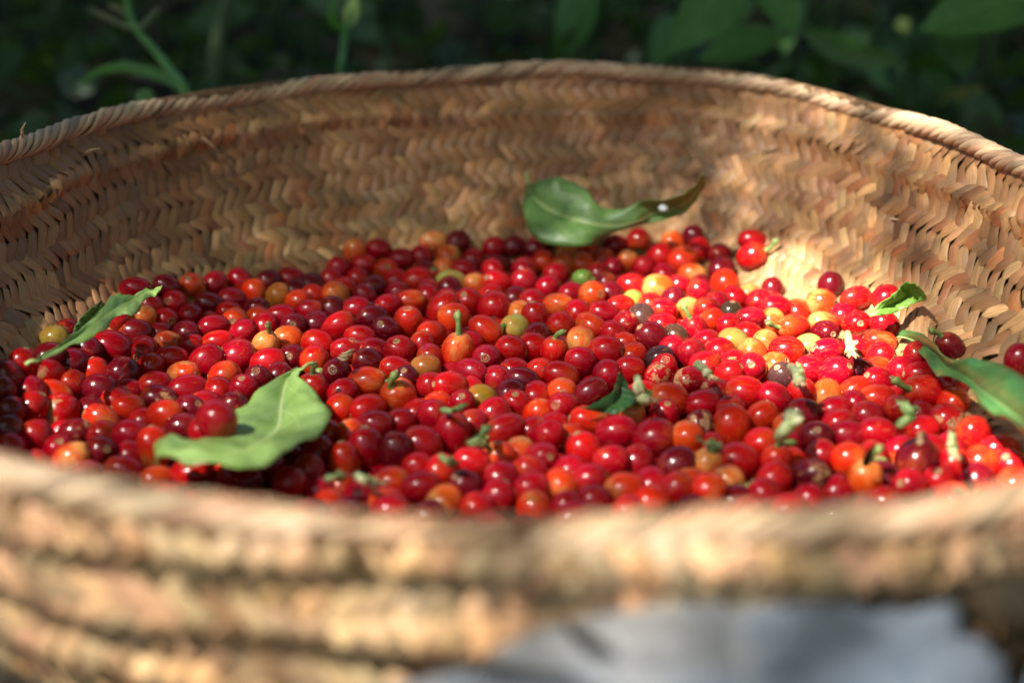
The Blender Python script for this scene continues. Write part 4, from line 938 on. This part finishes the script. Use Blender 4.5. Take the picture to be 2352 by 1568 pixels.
dv,df=cherry_mesh('d',14,8,1,None); tag(obj('water_drop',mesh('water_drop',dv,df,md_)),'bright water drop glinting near the tip of the back leaf','water drop'); wd_=bpy.data.objects['water_drop']; wd_.scale=(.0030,.0026,.0016); wd_.location=DROP; wd_.rotation_euler=(.6,0,0)
# ---------------------------------------------------------------- stones in front of the basket
def rock(name,outline,ztop,zbot,label,seed,tilt=(0,0)):
    r=random.Random(seed); n=len(outline); cx=sum(p[0] for p in outline)/n; cy=sum(p[1] for p in outline)/n
    O=spline(outline+[outline[0]],n*6)[:-1]; V=[];F=[]; m=len(O)
    lev=[(1.03,zbot),(1.06,zbot+(ztop-zbot)*.4),(1.0,ztop-.022),(.985,ztop-.010),(.95,ztop-.003),(.87,ztop),(.6,ztop+.003),(.3,ztop+.004)]
    for s,z in lev:
        for k,p in enumerate(O):
            j=.004*math.sin(k*1.1+seed+z*60)+.003*math.sin(k*2.7+z*130)
            x=cx+(p[0]-cx)*s+j*(s>.5); y=cy+(p[1]-cy)*s+j*.7*(s>.5); V.append((x,y,z+tilt[0]*(x-cx)+tilt[1]*(y-cy)+.0018*math.sin(x*90+seed)*math.cos(y*70)*(z>zbot)))
    for l in range(len(lev)-1):
        for k in range(m): k2=(k+1)%m; F.append((l*m+k,l*m+k2,(l+1)*m+k2,(l+1)*m+k))
    F.append(tuple(range(len(V)-m,len(V)))); F.append(tuple(range(m))[::-1])
    return tag(obj(name,mesh(name,V,F,MSTONE)),label,'stone')
rock('stone',[(-.012,.325),(.024,.349),(.075,.353),(.118,.350),(.131,.335),(.132,.29),(.13,.2),(.08,.12),(-.02,.14),(-.075,.22),(-.050,.295)],ZO-.218,-.01,'pale blue-grey weathered stone in front of the basket at lower right',3,(0.0,.0))
rock('stone',[(.142,.33),(.165,.342),(.24,.34),(.27,.26),(.24,.15),(.15,.17),(.141,.26)],ZO-.224,-.01,'darker blue-grey stone beyond a crevice in the lower right corner',8,(0,0))
# ---------------------------------------------------------------- plants behind the basket
def blade_leaf(base,tip,hw,mat,parent,name='leaf',seed=0,droop=.0):
    r=random.Random(seed); B=Vector(base);T=Vector(tip); o=Vector(parent.location); ax=(T-B); L=ax.length; ax.normalize()
    view=(Vector((0,0,ZO))-(B+T)/2).normalized(); side=ax.cross(view).normalized(); nrm=side.cross(ax)
    side=(side*.94+nrm*r.uniform(-.35,.35)).normalized(); nrm=side.cross(ax).normalized()
    n=18; V=[];A=[]
    for i in range(n):
        u=i/(n-1); w=hw*1.55*(u**.75)*((1-u)**.95)*1.25 if 0<u<1 else .0004
        c=B+ax*L*u+nrm*(-.10*L*(u-.5)**2)+side*(.03*L*math.sin(u*4))
        for v in (-1,-.7,-.35,0,.35,.7,1):
            V.append(c+side*w*v+nrm*(-abs(v)*w*-.22+.03*hw*math.sin(u*25+v*2)*abs(v))-o); A.append((u,v,0))
    F=[(i*7+j,(i+1)*7+j,(i+1)*7+j+1,i*7+j+1) for i in range(n-1) for j in range(6)]
    return obj(name,mesh(name,V,F,mat,True,{'lf':('FLOAT_VECTOR',A)}),parent)
MSTB=simple('bg_stem',(.04,.07,.02),(.07,.10,.03),40,.7); MGR=simple('bg_grass',(.06,.18,.035),(.10,.25,.05),60,.5)
MBUD=simple('bg_bud',(.35,.45,.10),(.50,.60,.16),120,.5); MSPK=simple('bg_spike',(.08,.10,.04),(.13,.14,.06),120,.6)
def plant(loc,label,name='leafy_plant',cat='plant'): return empty(name,loc,label,cat)
def stem(parent,pts,rad,mat,name='stem'):
    o=Vector(parent.location); P=spline([Vector(p)-o for p in pts],12); n=len(P); return obj(name,mesh(name,*tube(P,[rad*(1-.5*i/n) for i in range(n)],7),mat),parent)
pa=plant((.33,1.42,0),'green leafy plant behind the basket with big pointed leaves, upper right')
for k in (0,1,2): blade_leaf(*BG['leaves'][k][:3],ML_bg[BG['leaves'][k][3]],pa,seed=k)
stem(pa,[(.33,1.42,0),(.30,1.38,.18),(.24,1.25,.30),(.215,1.2,.36)],.004,MSTB)
for k in (0,1,2): stem(pa,[(.27,1.31,.25),tuple((Vector((.27,1.31,.27))+Vector(BG['leaves'][k][0]))/2),BG['leaves'][k][0]],.0015,MSTB,'leaf_stalk')
pb=plant((.50,1.5,0),'dark leafy plant at the far right, drooping pointed leaves above the basket rim')
for k in (3,4,5,6,7): blade_leaf(*BG['leaves'][k][:3],ML_bg[BG['leaves'][k][3]],pb,seed=10+k)
stem(pb,[(.50,1.5,0),(.49,1.45,.2),(.46,1.36,.33),(.45,1.3,.44)],.005,MSTB)
for k in (3,4,5,6,7): stem(pb,[(.485,1.43,.24),tuple((Vector((.47,1.38,.30))+Vector(BG['leaves'][k][0]))/2),BG['leaves'][k][0]],.0016,MSTB,'leaf_stalk')
pc=plant((.07,1.62,0),'single broad-leaved seedling behind the basket, right of centre')
blade_leaf(*BG['leaves'][8][:3],ML_bg['mid'],pc,seed=20); stem(pc,[(.07,1.62,0),(.09,1.6,.2),BG['leaves'][8][0]],.002,MSTB)
def strap(parent,pts,w,mat,name='blade'):
    o=Vector(parent.location); P=spline([Vector(p)-o for p in pts],16); V=[];A=[]
    for i,p in enumerate(P):
        p=Vector(p); t=Vector(P[min(i+1,15)])-Vector(P[max(i-1,0)]); vw=(Vector((0,0,ZO))-(p+o)).normalized(); s=t.cross(vw).normalized(); ww=w*math.sin(math.pi*(.12+.86*i/15))
        for v in (-1,0,1): V.append(p+s*ww*v-vw*(.3*ww*abs(v))); A.append((i/15,v,0))
    F=[(i*3+j,(i+1)*3+j,(i+1)*3+j+1,i*3+j+1) for i in range(15) for j in range(2)]
    return obj(name,mesh(name,V,F,mat,True,{'lf':('FLOAT_VECTOR',A)}),parent)
vr=random.Random(8)
def at_px(px,py,d): q=Vector(((px-1280)/3556*d,0,0))+Vector(FW)*d-Vector(UPV)*((py-853.5)/3556*d); return q+Vector((0,0,ZO))
pd=plant((.62,1.85,0),'dim leafy plant deeper in the shade, behind the drooping plant at upper right')
stem(pd,[(.62,1.85,0),(.6,1.8,.2),(.55,1.75,.4)],.006,MSTB)
for k in range(16):
    x,y,d=vr.uniform(1620,2560),vr.uniform(-30,260)+0,vr.uniform(1.5,1.85); a=vr.uniform(-2.6,-.5); L=vr.uniform(140,230)
    p0=at_px(x,y,d); p1=at_px(x+L*math.cos(a),y-L*math.sin(a)*.8,d-.05); blade_leaf(p0,p1,vr.uniform(.018,.030),ML_bg[vr.choice(['dark','dull','dull','mid'])],pd,seed=40+k)
strap(pd,[at_px(2246,48,1.4),at_px(2258,64,1.4),at_px(2272,80,1.4)],.007,MBUD,'painted_sunlit_tip')  # pale bud colour stands in for a bright spot of light
pe=plant((-.25,1.75,0),'dim broad leaves low in the shade at the upper left, beyond the grass stem')
stem(pe,[(-.25,1.75,0),(-.24,1.72,.2)],.004,MSTB)
for k,(x,y,a,L) in enumerate([(760,-20,-.4,200),(640,20,-2.8,190),(900,30,-1.2,120),(120,250,-.9,170),(60,120,-2.4,160),(300,300,-.2,140)]):
    blade_leaf(at_px(x,y,1.65),at_px(x+L*math.cos(a),y-L*math.sin(a)*.7,1.6),.028,ML_bg['dull'],pe,seed=70+k)
g1=plant((BG['grass'][0][0]+.02,1.12,0),'grass stem with side spikes and an arching blade, upper left','grass_plant','grass')
stem(g1,[(BG['grass'][0][0]+.02,1.12,0)]+BG['grass'],.0042,MGR)
for s_ in BG['spikes']: stem(g1,s_,.0034,MSPK,'seed_spike')
MGL=leaf_mat('grass_blade',(.05,.17,.03),(.08,.24,.04),(.10,.28,.06),.5,.35,1)
strap(g1,BG['blade'],.0045,MGL)
strap(g1,BG['sprout'],.008,ML_bg['mid'],'small_leaf')
g2=plant((BG['stem2'][0][0],1.17,0),'upright green stem tipped with a bright yellow-green bud behind the rim','budding_plant')
stem(g2,[(BG['stem2'][0][0],1.17,0)]+BG['stem2'],.0035,MGR); strap(g2,BG['bud'],.006,MBUD,'bud'); strap(g2,[BG['stem2'][2],(BG['stem2'][2][0]-.010,1.2,BG['stem2'][2][2]+.012),(BG['stem2'][2][0]-.006,1.2,BG['stem2'][2][2]+.03)],.004,MGL,'small_leaf')
g3=plant((BG['stem3'][0][0],1.5,0),'dull thick olive stalk in the shade at upper left','shaded_plant')
stem(g3,[(BG['stem3'][0][0],1.5,0)]+BG['stem3'],.011,MSTB)
po=BG['post'][0]; tr=tag(obj('tree_stump',mesh('tree_stump',*tube([(po[0],1.98,-.02),(po[0]-.01,1.98,.25),(po[0]-.015,1.99,.6),(po[0]-.03,2.0,.9)],[.055,.042,.038,.034],12),MBARK)),'thin grey-brown tree stem standing in the shade behind the basket','tree'); tr.data.materials[0]=simple('pale_bark',(.12,.10,.075),(.26,.22,.17),30,.9,.8)
# undergrowth: low dark leaves covering the ground behind
def leafcloud(name,n,gen,mat,attr=True):
    P=[];V=np.zeros((n*6,3));F=[];A=np.zeros((n*6,3))
    for i in range(n):
        p,ax,sd,L,Wd=gen(i); nr=ax.cross(sd)
        pts=[p,p+ax*L*.35+sd*Wd,p+ax*L*.75+sd*Wd*.75,p+ax*L-nr*L*.1,p+ax*L*.75-sd*Wd*.75,p+ax*L*.35-sd*Wd]
        for k,q in enumerate(pts): V[i*6+k]=q
        A[i*6:i*6+6]=[(0,0,0),(.35,1,0),(.75,1,0),(1,0,0),(.75,-1,0),(.35,-1,0)]
        F.append((i*6,i*6+1,i*6+2,i*6+3)); F.append((i*6,i*6+3,i*6+4,i*6+5))
    return mesh(name,V,F,mat,False,{'lf':('FLOAT_VECTOR',A)})
ur=random.Random(77)
def rv(z0=-1,z1=1): 
    v=Vector((ur.gauss(0,1),ur.gauss(0,1),ur.uniform(z0,z1))); return v.normalized()
def gen_under(i):
    y=ur.uniform(1.15,3.6); x=ur.uniform(-1.0-.4*y,1.0+.4*y); z=ur.uniform(.0,.05+.03*y)*ur.random(); ax=rv(-.1,.9); sd=ax.cross(rv()).normalized(); L=ur.uniform(.02,.06); return Vector((x,y,z)),ax,sd,L,L*ur.uniform(.12,.35)
ML_u=leaf_mat('undergrowth_leaf',(.008,.030,.009),(.016,.048,.014),(.02,.05,.014),.6,.25,1)
tag(obj('undergrowth',leafcloud('undergrowth',9000,gen_under,ML_u)),'low dark green weeds carpeting the shaded ground behind the basket','weeds',None,'stuff')
ML_l=leaf_mat('litter_leaf',(.04,.024,.012),(.075,.047,.024),(.1,.07,.04),.7,.1,1)
def gen_lit(i):
    y=ur.uniform(1.15,3.2); x=ur.uniform(-1.0-.4*y,1.0+.4*y); ax=rv(-.1,.25); sd=ax.cross(rv()).normalized(); L=ur.uniform(.04,.09); return Vector((x,y,ur.uniform(.01,.05))),ax,sd,L,L*.3
tag(obj('leaf_litter',leafcloud('leaf_litter',600,gen_lit,ML_l)),'dry brown fallen leaves among the weeds behind the basket','leaf litter',None,'stuff')
def shrub(x,y,h,sp,label,seed):
    global ur; ur=random.Random(seed); e=empty('shrub',(x,y,0),label,'shrub','shrubs in the shade behind the basket')
    for k in range(5):
        a=ur.uniform(0,6.28); obj('branch',mesh('branch',*tube([(0,0,0),(math.cos(a)*sp*.2,math.sin(a)*sp*.2,h*.5),(math.cos(a)*sp*.6,math.sin(a)*sp*.6,h)],[.012,.009,.004],6),MBARK),e)
    def gen(i):
        a=ur.uniform(0,6.28); r=sp*math.sqrt(ur.random()); z=h*(.12+.95*ur.random()); ax=rv(-.8,.4); sd=ax.cross(rv()).normalized(); L=ur.uniform(.05,.12); return Vector((math.cos(a)*r,math.sin(a)*r,z)),ax,sd,L,L*.3
    obj('foliage',leafcloud('foliage',900,gen,ML_u),e)
for k,(x,y,h,sp,lb) in enumerate([(-1.15,2.75,.9,.5,'dark shrub far behind the basket, upper left corner of view'),(-.45,3.0,1.0,.45,'dark shrub far behind the basket, left of the thin tree stem'),(.35,3.1,1.1,.5,'dark shrub far behind, right of the thin tree stem'),(1.15,2.9,1.0,.5,'dark shrub far behind the drooping leafy plant, upper right')]): shrub(x,y,h,sp,lb,50+k)
hr=random.Random(31)  # unseen leaf ring added to cut skylight and deepen contrast
def gen_sky_blocker(i):
    while True:
        a=hr.uniform(0,TAU); r=hr.uniform(2.7,3.9); x=r*math.cos(a); y=.4+r*math.sin(a)
        if y>1.2 and abs(x)<.25+.62*y: continue
        break
    z=2.3*hr.random(); ax=Vector((hr.gauss(0,1),hr.gauss(0,1),hr.uniform(-.8,.4))).normalized(); sd=ax.cross(Vector((hr.gauss(0,1),hr.gauss(0,1),hr.gauss(0,1)))).normalized(); L=hr.uniform(.12,.20); return Vector((x,y,z)),ax,sd,L,L*.3
tag(obj('sky_blocker',leafcloud('sky_blocker',6500,gen_sky_blocker,ML_u)),'unseen ring of dark leaves added around the scene to cut skylight','sky_blocker',None,'stuff')
# ---------------------------------------------------------------- shade tree added overhead (outside the frame): leaf gaps placed to dapple the sun
ur=random.Random(5)
def in_gap(t): return any(math.hypot(t[0]-g_[0][0]-SUN.x*(.06-g_[0][2])/SUN.z,t[1]-g_[0][1]-SUN.y*(.06-g_[0][2])/SUN.z)<g_[1]+.010 for g_ in GAPS)
CELL=.0061
NEAR=[(x+ur.uniform(-.5,.5)*CELL,y+ur.uniform(-.5,.5)*CELL) for x in np.arange(-.74,.74,CELL) for y in np.arange(.0,1.25,CELL)]
NEAR=[t for t in NEAR if (not in_gap(t) or ur.random()<.22) and ur.random()<(1.0 if t[1]>.46 else .74)]
NEAR+=[(t[0]+.003,t[1]+.003) for t in NEAR if t[1]>.86+.10*math.sin(t[0]*9) and t[0]<.12+.1*math.sin(t[1]*20) and ur.random()<.75]
NEAR+=[(t[0]+.002,t[1]-.003) for t in NEAR if not in_gap((t[0]+.002,t[1]-.003)) and t[1]>.46 and ur.random()<(.58 if t[0]>-.08 or t[1]>.84 else .30)]
CB=.034
FAR=[(x+ur.uniform(-.5,.5)*CB,y+ur.uniform(-.5,.5)*CB) for k in range(2) for x in np.arange(-2.0,2.0,CB) for y in np.arange(1.16,3.7,CB)]
SIDE=[(x+ur.uniform(-.5,.5)*.05,y+ur.uniform(-.5,.5)*.05) for k in range(2) for x in np.arange(.15,2.9,.05) for y in np.arange(-2.2,2.4,.05)]  # leaves added out of view overhead to hold back skylight
def side_gen(i):
    t=SIDE[i]; ax=rv(-.35,.35); sd=ax.cross(Vector((ur.gauss(0,.5),ur.gauss(0,.5),1))).normalized(); L=ur.uniform(.08,.13); return Vector((t[0],t[1],ur.uniform(2.2,3.0)-.25*max(0,t[0]-1.5))),ax,sd,L,L*.3
def shade_gen(cov):
    def g(i):
        t=(NEAR if cov=='near' else FAR)[i]; t=Vector((t[0],t[1],.06 if cov=='near' else 0)); h=ur.uniform(2.15,2.45) if cov=='near' else ur.uniform(2.3,3.0)
        p=t+SUN*((h-t.z)/SUN.z); ax=rv(-.35,.35); sd=ax.cross(Vector((ur.gauss(0,.5),ur.gauss(0,.5),1))).normalized()
        if cov=='near': L=ur.uniform(.0105,.0135); return p,ax,sd,L,L*.26
        L=ur.uniform(.06,.11); return p,ax,sd,L,L*.3
    return g
tree=empty('unseen_shade_tree',(-1.9,-2.2,0),'feathery-leaved shade tree added out of view, leaf gaps shaped to dapple the sun','tree')
to=Vector(tree.location)
obj('trunk',mesh('trunk',*tube([(0,0,-.05),(.03,.02,.8),(.05,.1,1.8),(.3,.5,2.6),(.9,1.6,2.9)],[.13,.11,.09,.06,.03],12),MBARK),tree)
for bx,by in ((1.1,2.0),(1.6,2.6),(.6,3.2),(.2,2.2),(1.9,3.6),(1.2,4.4),(-.2,4.2)):
    obj('branch',mesh('branch',*tube([(.3,.5,2.6),((.3+bx)/2,(.5+by)/2,2.78),(bx,by,2.7)],[.010,.006,.003],7),MBARK),tree)
ML_sh=leaf_mat('shade_leaflet',(.05,.13,.03),(.08,.17,.04),(.1,.2,.05),.5,.3,1)
N_NEAR=len(NEAR); N_BG=len(FAR)
for nm,cnt,cv_ in (('leaflets',N_NEAR,'near'),('crown',N_BG,'bg'),('sky_block_crown',len(SIDE),'side')):
    me=leafcloud(nm,cnt,side_gen if cv_=='side' else shade_gen(cv_),ML_sh); me.transform(Matrix.Translation(-to)); tag(obj(nm,me,tree),kind='stuff')
